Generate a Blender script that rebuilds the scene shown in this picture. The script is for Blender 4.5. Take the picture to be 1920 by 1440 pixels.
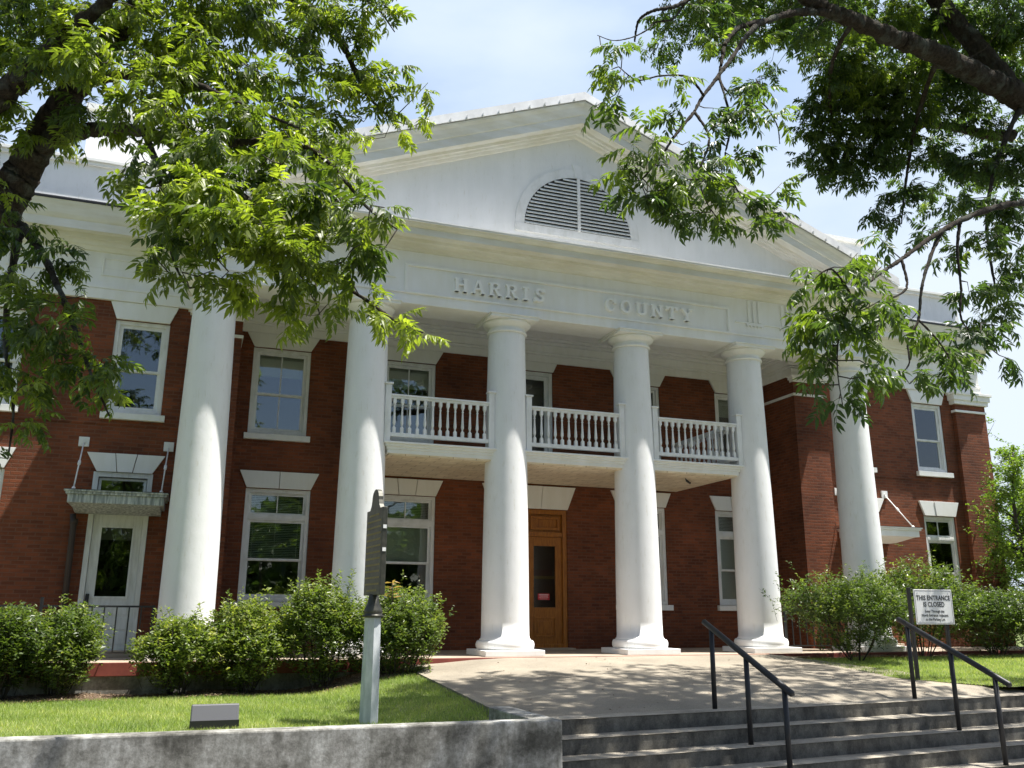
import bpy, math, random
import numpy as np
from mathutils import Vector, Matrix
R = math.radians
random.seed(7); rng = np.random.default_rng(11)
scene = bpy.context.scene
for o in list(bpy.data.objects): bpy.data.objects.remove(o)

# ------------------------------------------------------------------ camera, sky, sun, exposure
CAM = Vector((-0.0848, -15.6888, 0.7307)); YAW, PITCH, ROLL, FPX = 0.3485, 0.2552, 0.004, 1649.6
cd = bpy.data.cameras.new('camera'); cam = bpy.data.objects.new('camera', cd); scene.collection.objects.link(cam)
cd.sensor_width = 36; cd.lens = FPX * 36 / 1920; cd.clip_start = .05; cd.clip_end = 3000
cF = Vector((math.sin(YAW)*math.cos(PITCH), math.cos(YAW)*math.cos(PITCH), math.sin(PITCH)))
r0 = Vector((math.cos(YAW), -math.sin(YAW), 0)); u0 = r0.cross(cF)
cR = r0*math.cos(ROLL) + u0*math.sin(ROLL); cU = -r0*math.sin(ROLL) + u0*math.cos(ROLL)
cam.matrix_world = Matrix(((cR.x, cU.x, -cF.x, CAM.x), (cR.y, cU.y, -cF.y, CAM.y), (cR.z, cU.z, -cF.z, CAM.z), (0, 0, 0, 1)))
scene.camera = cam
def W(u, v, d):                      # a point seen at (u, v) of the 1920 px photo, d metres deep
    return CAM + (cF + cR*((u-960)/FPX) - cU*((v-720)/FPX))*d
def WY(u, v, y):                     # the same on the plane of depth y
    r = cF + cR*((u-960)/FPX) - cU*((v-720)/FPX)
    return CAM + r*((y-CAM.y)/r.y)

SUN_AZ, SUN_EL = R(67.5), R(68.7)     # azimuth from the facade's outward normal (-y) towards +x
sdir = Vector((math.cos(SUN_EL)*math.sin(SUN_AZ), -math.cos(SUN_EL)*math.cos(SUN_AZ), math.sin(SUN_EL)))
world = bpy.data.worlds.new("World"); scene.world = world; world.use_nodes = True
nt = world.node_tree; N = nt.nodes; LK = nt.links
bg = N['Background']; sky = N.new('ShaderNodeTexSky'); sky.sky_type = 'NISHITA'; sky.sun_disc = False
sky.sun_elevation = SUN_EL; sky.sun_rotation = math.atan2(sdir.x, sdir.y); sky.air_density = 1.0; sky.dust_density = 2.0; sky.ozone_density = 1.6
tc = N.new('ShaderNodeTexCoord'); mp = N.new('ShaderNodeMapping'); mp.inputs['Scale'].default_value = (1.2, 1.2, 3.2); mp.inputs['Rotation'].default_value = (0, 0, .7)
ns = N.new('ShaderNodeTexNoise'); ns.inputs['Scale'].default_value = 2.2; ns.inputs['Detail'].default_value = 7; ns.inputs['Roughness'].default_value = .5
LK.new(tc.outputs['Generated'], mp.inputs['Vector']); LK.new(mp.outputs['Vector'], ns.inputs['Vector'])
# summer haze: a thin bright veil that thickens to the north-east (+y, +x) and towards the horizon
sp0 = N.new('ShaderNodeSeparateXYZ'); LK.new(tc.outputs['Generated'], sp0.inputs[0])
dt = N.new('ShaderNodeVectorMath'); dt.operation = 'DOT_PRODUCT'; dt.inputs[1].default_value = (.42, .72, -.30); LK.new(tc.outputs['Generated'], dt.inputs[0])
ad = N.new('ShaderNodeMath'); ad.operation = 'MULTIPLY_ADD'; ad.inputs[1].default_value = .70; LK.new(ns.outputs['Fac'], ad.inputs[0]); LK.new(dt.outputs['Value'], ad.inputs[2])
cr = N.new('ShaderNodeValToRGB'); ce = cr.color_ramp.elements; ce[0].position = .15; ce[0].color = (0, 0, 0, 1); ce[1].position = .85; ce[1].color = (1, 1, 1, 1)
LK.new(ad.outputs[0], cr.inputs['Fac'])
cr2 = N.new('ShaderNodeValToRGB'); ce = cr2.color_ramp.elements; ce[0].position = .62; ce[0].color = (.40, .58, .90, 1); ce[1].position = 1.0; ce[1].color = (.78, .88, 1.0, 1)
LK.new(ad.outputs[0], cr2.inputs['Fac'])
sc_ = N.new('ShaderNodeVectorMath'); sc_.operation = 'SCALE'; sc_.inputs['Scale'].default_value = 6.5; LK.new(cr2.outputs['Color'], sc_.inputs[0])
mx = N.new('ShaderNodeMixRGB'); LK.new(cr.outputs['Color'], mx.inputs['Fac']); LK.new(sky.outputs['Color'], mx.inputs['Color1']); LK.new(sc_.outputs[0], mx.inputs['Color2']); LK.new(mx.outputs['Color'], bg.inputs['Color'])
bg.inputs['Strength'].default_value = 0.085
sl = bpy.data.lights.new('sun', 'SUN'); sl.energy = 5.0; sl.angle = R(.53); sl.color = (1, .965, .90)
sun = bpy.data.objects.new('sun', sl); scene.collection.objects.link(sun)
sun.rotation_euler = sdir.to_track_quat('Z', 'Y').to_euler(); sun.location = (20, -20, 40)
scene.view_settings.view_transform = 'Standard'; scene.view_settings.look = 'None'
scene.view_settings.exposure = 1.0; scene.view_settings.gamma = 1
scene.cycles.max_bounces = 8; scene.cycles.transparent_max_bounces = 12

# ------------------------------------------------------------------ helpers
col = scene.collection
def tag(o, label=None, cat=None, group=None, kind=None):
    if label: o['label'] = label
    if cat: o['category'] = cat
    if group: o['group'] = group
    if kind: o['kind'] = kind
    return o
def empty(name, loc=(0, 0, 0), label=None, cat=None, group=None, rz=0):
    o = bpy.data.objects.new(name, None); o.location = loc; o.rotation_euler = (0, 0, rz); o.empty_display_size = .2
    col.objects.link(o); return tag(o, label, cat, group)
class MB:
    def __init__(s): s.v = []; s.f = []; s.sm = []
    def add(s, vs, fs, smooth=False):
        b = len(s.v); s.v += [tuple(p) for p in vs]; s.f += [tuple(i+b for i in f) for f in fs]; s.sm += [smooth]*len(fs); return s
    def box(s, x0, x1, y0, y1, z0, z1):
        v = [(x0,y0,z0),(x1,y0,z0),(x1,y1,z0),(x0,y1,z0),(x0,y0,z1),(x1,y0,z1),(x1,y1,z1),(x0,y1,z1)]
        return s.add(v, [(3,2,1,0),(4,5,6,7),(0,1,5,4),(1,2,6,5),(2,3,7,6),(3,0,4,7)])
    def prism_x(s, prof, x0, x1):        # profile [(y,z)...] along x
        n = len(prof); v = [(x0,y,z) for y,z in prof]+[(x1,y,z) for y,z in prof]
        return s.add(v, [tuple(range(n)), tuple(range(2*n-1, n-1, -1))]+[(i, i+n, (i+1)%n+n, (i+1)%n) for i in range(n)])
    def prism_y(s, prof, y0, y1):        # profile [(x,z)...] along y
        n = len(prof); v = [(x,y0,z) for x,z in prof]+[(x,y1,z) for x,z in prof]
        return s.add(v, [tuple(range(n)), tuple(range(2*n-1, n-1, -1))]+[(i, i+n, (i+1)%n+n, (i+1)%n) for i in range(n)])
    def prism_z(s, prof, z0, z1):
        n = len(prof); v = [(x,y,z0) for x,y in prof]+[(x,y,z1) for x,y in prof]
        return s.add(v, [tuple(range(n)), tuple(range(2*n-1, n-1, -1))]+[(i, i+n, (i+1)%n+n, (i+1)%n) for i in range(n)])
    def lathe(s, prof, cx, cy, seg=40, cap=True, sq=None):      # prof [(r,z)...]
        v = []; f = []; n = len(prof)
        for r, z in prof:
            for k in range(seg):
                a = 2*math.pi*k/seg; v.append((cx+r*math.cos(a), cy+r*math.sin(a), z))
        for i in range(n-1):
            for k in range(seg): f.append((i*seg+k, i*seg+(k+1)%seg, (i+1)*seg+(k+1)%seg, (i+1)*seg+k))
        s.add(v, f, True)
        if cap:
            b = len(s.v)-n*seg
            s.f += [tuple(b+k for k in range(seg-1, -1, -1)), tuple(b+(n-1)*seg+k for k in range(seg))]; s.sm += [False, False]
        return s
    def tube(s, pts, rad, seg=8, smooth=True):
        pts = [Vector(p) for p in pts]; n = len(pts)
        if not hasattr(rad, '__len__'): rad = [rad]*n
        v = []; f = []; ref = Vector((.31, .2, .93))
        for i, p in enumerate(pts):
            t = (pts[min(i+1, n-1)]-pts[max(i-1, 0)]).normalized()
            a = t.cross(ref)
            if a.length < .05: a = t.cross(Vector((1, 0, 0)))
            a.normalize(); b = t.cross(a)
            for k in range(seg):
                th = 2*math.pi*k/seg+(math.pi/seg if seg == 4 else 0)
                v.append(p+(a*math.cos(th)+b*math.sin(th))*rad[i])
        for i in range(n-1):
            for k in range(seg): f.append((i*seg+k, i*seg+(k+1)%seg, (i+1)*seg+(k+1)%seg, (i+1)*seg+k))
        s.add(v, f, smooth); b = len(s.v)-n*seg
        s.f += [tuple(b+k for k in range(seg-1, -1, -1)), tuple(b+(n-1)*seg+k for k in range(seg))]; s.sm += [False, False]
        return s
    def build(s, name, mat=None, parent=None, bevel=0, offset=None):
        me = bpy.data.meshes.new(name)
        vs = s.v
        if parent is not None and offset is None: offset = parent_off(parent)
        if offset is not None: vs = [(x-offset[0], y-offset[1], z-offset[2]) for x, y, z in vs]
        me.from_pydata(vs, [], s.f); me.polygons.foreach_set('use_smooth', s.sm)
        if mat: me.materials.append(mat)
        me.update(); o = bpy.data.objects.new(name, me); col.objects.link(o)
        if parent: o.parent = parent
        if bevel:
            m = o.modifiers.new('bevel', 'BEVEL'); m.width = bevel; m.segments = 2; m.limit_method = 'ANGLE'; m.angle_limit = R(50)
        return o
def parent_off(p):
    t = Vector((0, 0, 0))
    while p is not None: t = t+Vector(p.location); p = p.parent
    return t
def box(name, mat, parent, *a, bevel=0): return MB().box(*a).build(name, mat, parent, bevel)

def mat(name, base, rough=.7, build=None, metallic=0, spec=.5):
    m = bpy.data.materials.new(name); m.use_nodes = True; b = m.node_tree.nodes['Principled BSDF']
    b.inputs['Base Color'].default_value = (*base, 1); b.inputs['Roughness'].default_value = rough
    b.inputs['Metallic'].default_value = metallic; b.inputs['Specular IOR Level'].default_value = spec
    if build: build(m.node_tree, b)
    return m
def coords(t, scale=(1, 1, 1), kind='Object'):
    c = t.nodes.new('ShaderNodeTexCoord'); mp = t.nodes.new('ShaderNodeMapping'); mp.inputs['Scale'].default_value = scale
    t.links.new(c.outputs[kind], mp.inputs['Vector']); return mp.outputs['Vector']
def noise(t, vec, scale, detail=4, rough=.6):
    n = t.nodes.new('ShaderNodeTexNoise'); n.inputs['Scale'].default_value = scale; n.inputs['Detail'].default_value = detail; n.inputs['Roughness'].default_value = rough
    t.links.new(vec, n.inputs['Vector']); return n.outputs['Fac']
def ramp(t, fac, stops):
    r = t.nodes.new('ShaderNodeValToRGB'); e = r.color_ramp.elements
    while len(e) < len(stops): e.new(.5)
    for i, (p, c) in enumerate(stops): e[i].position = p; e[i].color = (*c, 1) if len(c) == 3 else c
    t.links.new(fac, r.inputs['Fac']); return r.outputs['Color']
def mixc(t, fac, a, b, mode='MIX'):
    m = t.nodes.new('ShaderNodeMixRGB'); m.blend_type = mode
    for s, x in (('Fac', fac), ('Color1', a), ('Color2', b)):
        if isinstance(x, (int, float)): m.inputs[s].default_value = x
        elif isinstance(x, tuple): m.inputs[s].default_value = (*x, 1)
        else: t.links.new(x, m.inputs[s])
    return m.outputs['Color']
def bump(t, b, h, strength=.3, dist=.01):
    n = t.nodes.new('ShaderNodeBump'); n.inputs['Strength'].default_value = strength; n.inputs['Distance'].default_value = dist
    t.links.new(h, n.inputs['Height']); t.links.new(n.outputs['Normal'], b.inputs['Normal'])
G = lambda x: (x, x, x)

def f_brick(t, b):
    c = t.nodes.new('ShaderNodeTexCoord'); s = t.nodes.new('ShaderNodeSeparateXYZ'); a = t.nodes.new('ShaderNodeMath'); a.operation = 'ADD'
    k = t.nodes.new('ShaderNodeCombineXYZ'); t.links.new(c.outputs['Object'], s.inputs[0]); t.links.new(s.outputs['X'], a.inputs[0]); t.links.new(s.outputs['Y'], a.inputs[1])
    t.links.new(a.outputs[0], k.inputs['X']); t.links.new(s.outputs['Z'], k.inputs['Y'])
    def bt(c1, c2, mo, bias):
        w = t.nodes.new('ShaderNodeTexBrick'); w.inputs['Scale'].default_value = 1; w.inputs['Brick Width'].default_value = .205; w.inputs['Row Height'].default_value = .068
        w.inputs['Mortar Size'].default_value = .009; w.inputs['Mortar Smooth'].default_value = .2; w.inputs['Bias'].default_value = bias; w.offset = .5
        w.inputs['Color1'].default_value = (*c1, 1); w.inputs['Color2'].default_value = (*c2, 1); w.inputs['Mortar'].default_value = (*mo, 1)
        t.links.new(k.outputs[0], w.inputs['Vector']); return w
    w = bt((.210, .068, .029), (.122, .042, .020), (.160, .080, .050), -.1)
    n1 = noise(t, coords(t, (1, 1, 1)), 1.1, 5); n2 = noise(t, coords(t, (1.5, 1.5, 14)), 3.0, 4)
    c1 = mixc(t, 1.0, w.outputs['Color'], ramp(t, n1, [(.3, (.68, .66, .66)), (.7, (1.25, 1.15, 1.1))]), 'MULTIPLY')
    c2 = mixc(t, 1.0, c1, ramp(t, n2, [(.3, (.86, .86, .88)), (.65, (1.12, 1.08, 1.06))]), 'MULTIPLY')
    t.links.new(c2, b.inputs['Base Color'])
    m = t.nodes.new('ShaderNodeMath'); m.operation = 'MULTIPLY_ADD'; m.inputs[1].default_value = -1.0
    t.links.new(w.outputs['Fac'], m.inputs[0]); t.links.new(noise(t, coords(t), 60, 3), m.inputs[2])
    bump(t, b, m.outputs[0], .7, .006)
M_brick = mat('red_brick', (.3, .07, .04), .82, f_brick, spec=.3)

def f_stucco(t, b):
    c = coords(t); n = noise(t, c, 1.4, 6); n2 = noise(t, coords(t, (3, 3, .5)), 1.6, 5)
    c1 = mixc(t, 1, ramp(t, n, [(.3, (.84, .835, .825)), (.7, (.89, .888, .88))]), ramp(t, n2, [(.35, (.95, .955, .95)), (.6, (1, 1, 1))]), 'MULTIPLY')
    c1 = mixc(t, 1, c1, ramp(t, noise(t, coords(t, (4, 4, .8)), 5, 4), [(.60, (1, 1, 1)), (.78, (.86, .84, .78))]), 'MULTIPLY')
    t.links.new(c1, b.inputs['Base Color'])
    h = t.nodes.new('ShaderNodeMath'); h.operation = 'MULTIPLY_ADD'; h.inputs[1].default_value = .45
    t.links.new(noise(t, c, 34, 5, .6), h.inputs[0]); t.links.new(noise(t, c, 5, 3, .5), h.inputs[2])
    bump(t, b, h.outputs[0], .30, .012)
M_stucco = mat('white_stucco', (.84, .84, .84), .6, f_stucco, spec=.35)

def f_trim(t, b):
    c = coords(t); n = noise(t, coords(t, (1.2, 1.2, .5)), 1.6, 6); n2 = noise(t, coords(t, (3, 3, .6)), 2.5, 5)
    c1 = mixc(t, 1, ramp(t, n, [(.3, (.83, .82, .78)), (.62, (.885, .88, .86))]), ramp(t, n2, [(.3, (.96, .955, .93)), (.6, (1, 1, 1))]), 'MULTIPLY')
    t.links.new(c1, b.inputs['Base Color']); bump(t, b, noise(t, c, 12, 4), .2, .004)
M_trim = mat('cream_trim_paint', (.8, .79, .75), .6, f_trim, spec=.35)
def f_soffit(t, b):          # stained cornice paint, its yellow partly ground bounce light put into the colour
    n = noise(t, coords(t, (.5, 2, 3)), 2, 6); n2 = noise(t, coords(t, (1.0, 1, 1)), 1.2, 5)
    c1 = mixc(t, 1, ramp(t, n, [(.3, (.76, .72, .60)), (.62, (.86, .845, .79))]), ramp(t, n2, [(.3, (.85, .85, .83)), (.65, (1, 1, 1))]), 'MULTIPLY')
    t.links.new(c1, b.inputs['Base Color']); bump(t, b, noise(t, coords(t), 14, 4), .2, .004)
M_cornice = mat('stain_bounce_cornice_paint', (.75, .7, .6), .65, f_soffit, spec=.3)
def f_white(t, b):
    n = noise(t, coords(t, (2, 2, 1)), 2.5, 6)
    t.links.new(ramp(t, n, [(.32, (.70, .70, .67)), (.55, (.83, .83, .82))]), b.inputs['Base Color']); bump(t, b, noise(t, coords(t), 30, 4), .25, .003)
M_white = mat('white_wood_paint', (.8, .8, .78), .5, f_white, spec=.4)
def f_wgrey(t, b):
    n = noise(t, coords(t, (6, 6, 1)), 3, 6)
    t.links.new(ramp(t, n, [(.33, (.62, .63, .60)), (.5, (.71, .72, .69)), (.7, (.78, .79, .77))]), b.inputs['Base Color'])
M_wgrey = mat('weathered_door_paint', (.6, .6, .6), .55, f_wgrey)
def f_zinc(t, b):
    n = noise(t, coords(t, (9, 9, .8)), 2.5, 5)
    t.links.new(ramp(t, n, [(.38, (.20, .22, .22)), (.5, (.34, .37, .37)), (.64, (.62, .64, .62))]), b.inputs['Base Color'])
M_zinc = mat('streaked_canopy_metal', (.4, .42, .42), .6, f_zinc)
def f_sheet(t, b):
    n = noise(t, coords(t), 3, 5)
    t.links.new(ramp(t, n, [(.35, (.62, .62, .62)), (.65, (.80, .80, .80))]), b.inputs['Base Color'])
M_flash = mat('pale_metal_flashing', (.7, .7, .7), .45, f_sheet)
M_dark = mat('painted_vent_shade', (.03, .028, .025), .9)
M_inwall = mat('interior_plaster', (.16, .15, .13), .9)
M_blind = mat('window_blind', (.68, .68, .56), .6)
M_iron = mat('black_iron', (.018, .018, .02), .5, lambda t, b: bump(t, b, noise(t, coords(t), 90, 3), .2, .002))
def f_wood(t, b):
    w = noise(t, coords(t, (14, 14, 1.2)), 4, 6)
    t.links.new(ramp(t, w, [(.3, (.20, .062, .008)), (.55, (.38, .135, .016)), (.75, (.48, .19, .026))]), b.inputs['Base Color'])
M_wood = mat('varnished_door_wood', (.42, .16, .03), .35, f_wood)
def glass(name, tint, refl):
    m = bpy.data.materials.new(name); m.use_nodes = True; t = m.node_tree; t.nodes.clear()
    o = t.nodes.new('ShaderNodeOutputMaterial'); mx = t.nodes.new('ShaderNodeMixShader'); tr = t.nodes.new('ShaderNodeBsdfTransparent'); gl = t.nodes.new('ShaderNodeBsdfGlossy')
    fr = t.nodes.new('ShaderNodeFresnel'); fr.inputs['IOR'].default_value = 1.5; ma = t.nodes.new('ShaderNodeMath'); ma.operation = 'MULTIPLY_ADD'; ma.inputs[1].default_value = 1.3; ma.inputs[2].default_value = refl; ma.use_clamp = True
    tr.inputs['Color'].default_value = (*tint, 1); gl.inputs['Roughness'].default_value = .015; gl.inputs['Color'].default_value = (.95, .97, 1, 1)
    bn = t.nodes.new('ShaderNodeBump'); bn.inputs['Strength'].default_value = .06; bn.inputs['Distance'].default_value = .02
    t.links.new(noise(t, coords(t), 2.2, 2), bn.inputs['Height']); t.links.new(bn.outputs[0], gl.inputs['Normal'])
    t.links.new(fr.outputs[0], ma.inputs[0]); t.links.new(ma.outputs[0], mx.inputs[0]); t.links.new(tr.outputs[0], mx.inputs[1]); t.links.new(gl.outputs[0], mx.inputs[2]); t.links.new(mx.outputs[0], o.inputs[0])
    return m
M_glass = glass('window_glass', (.82, .86, .83), .045)
M_glass_dim = glass('door_glass', (.6, .6, .58), .03)
def f_porch(t, b):
    n = noise(t, coords(t), 1.6, 6)
    t.links.new(ramp(t, n, [(.3, (.30, .23, .17)), (.6, (.42, .35, .27)), (.75, (.46, .39, .31))]), b.inputs['Base Color']); bump(t, b, noise(t, coords(t), 80, 4), .25, .004)
M_porch = mat('worn_porch_concrete', (.45, .38, .3), .8, f_porch)
def f_red(t, b):
    n = noise(t, coords(t), 4, 6)
    t.links.new(ramp(t, n, [(.3, (.20, .045, .035)), (.65, (.31, .075, .055))]), b.inputs['Base Color'])
M_redpaint = mat('red_painted_edge', (.28, .07, .05), .6, f_red)
def f_walk(t, b):
    c = coords(t); n = noise(t, c, .8, 6); n2 = noise(t, c, 70, 3, .7)
    a = ramp(t, n, [(.3, (.24, .21, .165)), (.65, (.37, .325, .255))])
    a = mixc(t, 1, a, ramp(t, n2, [(.3, (.62, .60, .58)), (.55, (1, 1, 1)), (.75, (1.25, 1.22, 1.18))]), 'MULTIPLY')
    a = mixc(t, 1, a, ramp(t, noise(t, coords(t, (1, 1, 1)), 3.2, 5), [(.6, (1, 1, 1)), (.8, (.72, .70, .66))]), 'MULTIPLY')
    t.links.new(a, b.inputs['Base Color']); bump(t, b, n2, .5, .006)
M_walk = mat('aggregate_walk', (.42, .36, .28), .85, f_walk, spec=.3)
def mk_conc(lo, mid, hi, vs=(1, 1, 1)):
    def f(t, b):
        c = coords(t, vs); n = noise(t, c, 1.9, 10, .72); n2 = noise(t, coords(t, (4.5, 4.5, .6)), 1.5, 7, .65)
        a = ramp(t, n, [(.38, lo), (.48, mid), (.60, hi)])
        a = mixc(t, 1, a, ramp(t, n2, [(.38, (.60, .60, .58)), (.6, (1, 1, 1))]), 'MULTIPLY')
        a = mixc(t, 1, a, ramp(t, noise(t, coords(t), 25, 6, .75), [(.35, (.62, .62, .60)), (.7, (1.15, 1.15, 1.15))]), 'MULTIPLY')
        t.links.new(a, b.inputs['Base Color']); bump(t, b, noise(t, coords(t), 50, 5), .35, .005)
    return f
M_wall = mat('mildewed_concrete', (.25, .25, .25), .85, mk_conc((.15, .145, .13), (.34, .33, .305), (.56, .555, .53)), spec=.25)
M_coping = mat('worn_concrete_edge', (.4, .38, .34), .85, mk_conc((.26, .24, .21), (.42, .40, .36), (.56, .54, .50)), spec=.25)
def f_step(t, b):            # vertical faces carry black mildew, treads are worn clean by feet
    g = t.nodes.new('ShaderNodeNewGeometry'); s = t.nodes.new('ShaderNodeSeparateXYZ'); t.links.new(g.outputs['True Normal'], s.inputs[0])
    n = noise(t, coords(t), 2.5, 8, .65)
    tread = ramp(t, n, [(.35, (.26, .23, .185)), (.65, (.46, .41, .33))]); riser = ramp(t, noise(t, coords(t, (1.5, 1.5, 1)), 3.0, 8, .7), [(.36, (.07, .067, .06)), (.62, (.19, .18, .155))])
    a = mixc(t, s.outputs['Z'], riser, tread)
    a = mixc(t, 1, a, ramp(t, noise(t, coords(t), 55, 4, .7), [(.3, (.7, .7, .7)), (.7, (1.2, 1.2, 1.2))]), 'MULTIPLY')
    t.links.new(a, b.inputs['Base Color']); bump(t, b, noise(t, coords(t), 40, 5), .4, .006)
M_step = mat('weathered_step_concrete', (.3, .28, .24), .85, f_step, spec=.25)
def f_soil(t, b):
    n = noise(t, coords(t), 14, 7, .7)
    t.links.new(ramp(t, n, [(.3, (.06, .04, .025)), (.6, (.16, .11, .075)), (.75, (.27, .2, .15))]), b.inputs['Base Color']); bump(t, b, n, .8, .03)
M_soil = mat('leaf_mould_soil', (.15, .1, .07), .95, f_soil, spec=.2)
def f_lawn(t, b):
    n = noise(t, coords(t), 3, 7, .7)
    t.links.new(ramp(t, n, [(.3, (.11, .14, .045)), (.7, (.21, .25, .09))]), b.inputs['Base Color']); bump(t, b, noise(t, coords(t), 60, 4), .8, .02)
M_lawn = mat('lawn_soil', (.08, .12, .03), .95, f_lawn, spec=.2)
def f_pave(t, b):
    n = noise(t, coords(t), 2, 7, .7)
    t.links.new(ramp(t, n, [(.3, (.20, .19, .17)), (.7, (.33, .31, .28))]), b.inputs['Base Color'])
M_pave = mat('sidewalk_concrete', (.3, .28, .25), .9, f_pave)
def f_bark(t, b):
    n = noise(t, coords(t, (1, 1, .5)), 26, 8, .75); n2 = noise(t, coords(t), 5, 5)
    a = mixc(t, ramp(t, n2, [(.5, G(0)), (.66, G(1))]), ramp(t, n, [(.35, (.02, .015, .011)), (.6, (.075, .058, .042))]), ramp(t, n, [(.3, (.05, .052, .042)), (.65, (.14, .145, .12))]))
    t.links.new(a, b.inputs['Base Color']); bump(t, b, n, 1.0, .06)
M_bark = mat('lichened_bark', (.1, .08, .06), .95, f_bark, spec=.2)
M_twig = mat('twig_bark', (.05, .04, .03), .9)
def leafmat(name, stops, trans=.45, rough=.38, tcol=1.5):
    m = bpy.data.materials.new(name); m.use_nodes = True; t = m.node_tree; b = t.nodes['Principled BSDF']; o = t.nodes['Material Output']
    a = t.nodes.new('ShaderNodeAttribute'); a.attribute_name = 'tint'
    c = ramp(t, a.outputs['Fac'], stops); t.links.new(c, b.inputs['Base Color']); b.inputs['Roughness'].default_value = rough; b.inputs['Specular IOR Level'].default_value = .55
    tr = t.nodes.new('ShaderNodeBsdfTranslucent'); t.links.new(mixc(t, 1, c, (tcol*1.15, tcol*1.25, tcol*.45), 'MULTIPLY'), tr.inputs['Color'])
    ms = t.nodes.new('ShaderNodeMixShader'); ms.inputs[0].default_value = trans
    t.links.new(b.outputs[0], ms.inputs[1]); t.links.new(tr.outputs[0], ms.inputs[2]); t.links.new(ms.outputs[0], o.inputs['Surface'])
    return m
M_pecan = leafmat('pecan_leaf', [(0, (.026, .050, .014)), (.4, (.066, .098, .018)), (.75, (.14, .175, .026)), (1, (.23, .27, .04))], .5, .42, 1.9)
M_pecan_r = leafmat('pecan_leaf_deep', [(0, (.026, .050, .018)), (.5, (.060, .096, .024)), (.85, (.12, .165, .028)), (1, (.22, .27, .04))], .48, .42, 1.9)
M_shrub = leafmat('shrub_leaf', [(0, (.040, .068, .020)), (.45, (.10, .145, .034)), (.8, (.22, .26, .065)), (1, (.42, .42, .14))], .38, .42, 1.7)
M_fresh = leafmat('fresh_leaf', [(0, (.06, .11, .02)), (.6, (.13, .2, .035)), (1, (.27, .33, .06))], .45, .45, 1.7)
M_grass = leafmat('grass_blade', [(0, (.13, .20, .05)), (.5, (.27, .345, .095)), (.85, (.39, .43, .16)), (1, (.55, .52, .26))], .40, .6, 1.5)
M_litter = leafmat('fallen_leaf', [(0, (.09, .055, .03)), (.6, (.22, .14, .08)), (1, (.40, .30, .20))], .1, .8, 1)

# ------------------------------------------------------------------ ground, lawn, walk, steps
XC = 6.875; D = 2.33; YW = 1.3
def sheet(name, pts, mt, kind='structure', label=None, cat=None):
    m = MB(); m.add(pts, [tuple(range(len(pts)))]); o = m.build(name, mt); tag(o, kind=kind); return o
g = MB(); g.add([(3.3,-5.5,-.60),(600,-5.5,-.56),(600,900,-.56),(3.3,900,-.60)], [(0,1,2,3)])
g.add([(-600,-7.0,-.56),(3.3,-7.0,-.60),(3.3,900,-.60),(-600,900,-.56)], [(0,1,2,3)])
g.add([(-600,-600,-1.25),(600,-600,-1.25),(600,-5.5,-1.25),(-600,-5.5,-1.25)], [(0,1,2,3)])
tag(g.build('ground', M_lawn), kind='structure')
tag(MB().box(-60, 60, -11.5, -5.6, -1.248, -1.18).build('sidewalk', M_pave), kind='structure')
tag(MB().box(-300, 300, -24, -11.7, -1.246, -1.24).build('road', mat('asphalt', (.05, .05, .052), .9)), kind='structure')
def smooth(a): a = min(1, max(0, a)); return a*a*(3-2*a)
def wfront(x): return -7.72+(3.21-x)*.03            # front face of the retaining wall
def walk_z(x, y):
    t = min(1, max(0, (-.84-y)/5.4)); return -.38*t-.10*(1-t)*(1-smooth((x-3.4)/1.8))
def lawn_z(x, y):
    base = -.44+.012*math.sin(x*1.3+y)*math.cos(y*1.1); e = walk_z(3.42, max(y, -6.0))-.03-.07*smooth((-5.6-y)/.8)
    k = smooth((x-1.5)/1.9); return base*(1-k)+e*k
def lawn_zr(x, y): return -.05-.31*min(1, max(0, (-y-.8)/5.6))
def grid_sheet(name, x0, x1, y0, y1, zf, nx, ny, mt, xr=None, yf=None):
    v = []; f = []
    for j in range(ny+1):
        y = y0+(y1-y0)*j/ny
        for i in range(nx+1):
            xa = xr(y) if xr else x0
            x = xa+(x1-xa)*i/nx; yy = y if not yf else yf(x)+(y1-yf(x))*j/ny
            v.append((x, yy, zf(x, yy)))
    for j in range(ny):
        for i in range(nx): a = j*(nx+1)+i; f.append((a, a+1, a+nx+2, a+nx+1))
    return tag(MB().add(v, f).build(name, mt), kind='structure')
grid_sheet('lawn', -14, 3.24, -6.2, -1.9, lawn_z, 60, 16, M_lawn, yf=lambda x: wfront(x)+.1)
bed_z = lambda x, y: lawn_z(x, y)+.02*math.sin(3*x)+.01
grid_sheet('planting_bed', -14, 3.42, -1.9, -.84, bed_z, 60, 5, M_soil)
def walk_right(y): return 10.6 + max(0, (-4.2-y))*.75
def stair_y(x): return -6.34+(x-3.86)*.0963
grid_sheet('lawn', 10, 40, -5.5, -1.3, lambda x, y: lawn_zr(x, y)+.005, 60, 16, M_lawn, xr=walk_right, yf=lambda x: max(-5.3, min(stair_y(x)+.3, -5.3)))
grid_sheet('planting_bed', 10.7, 22, -1.3, -.84, lambda x, y: -.06+.02*math.sin(3*x), 40, 4, M_soil)
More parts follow.
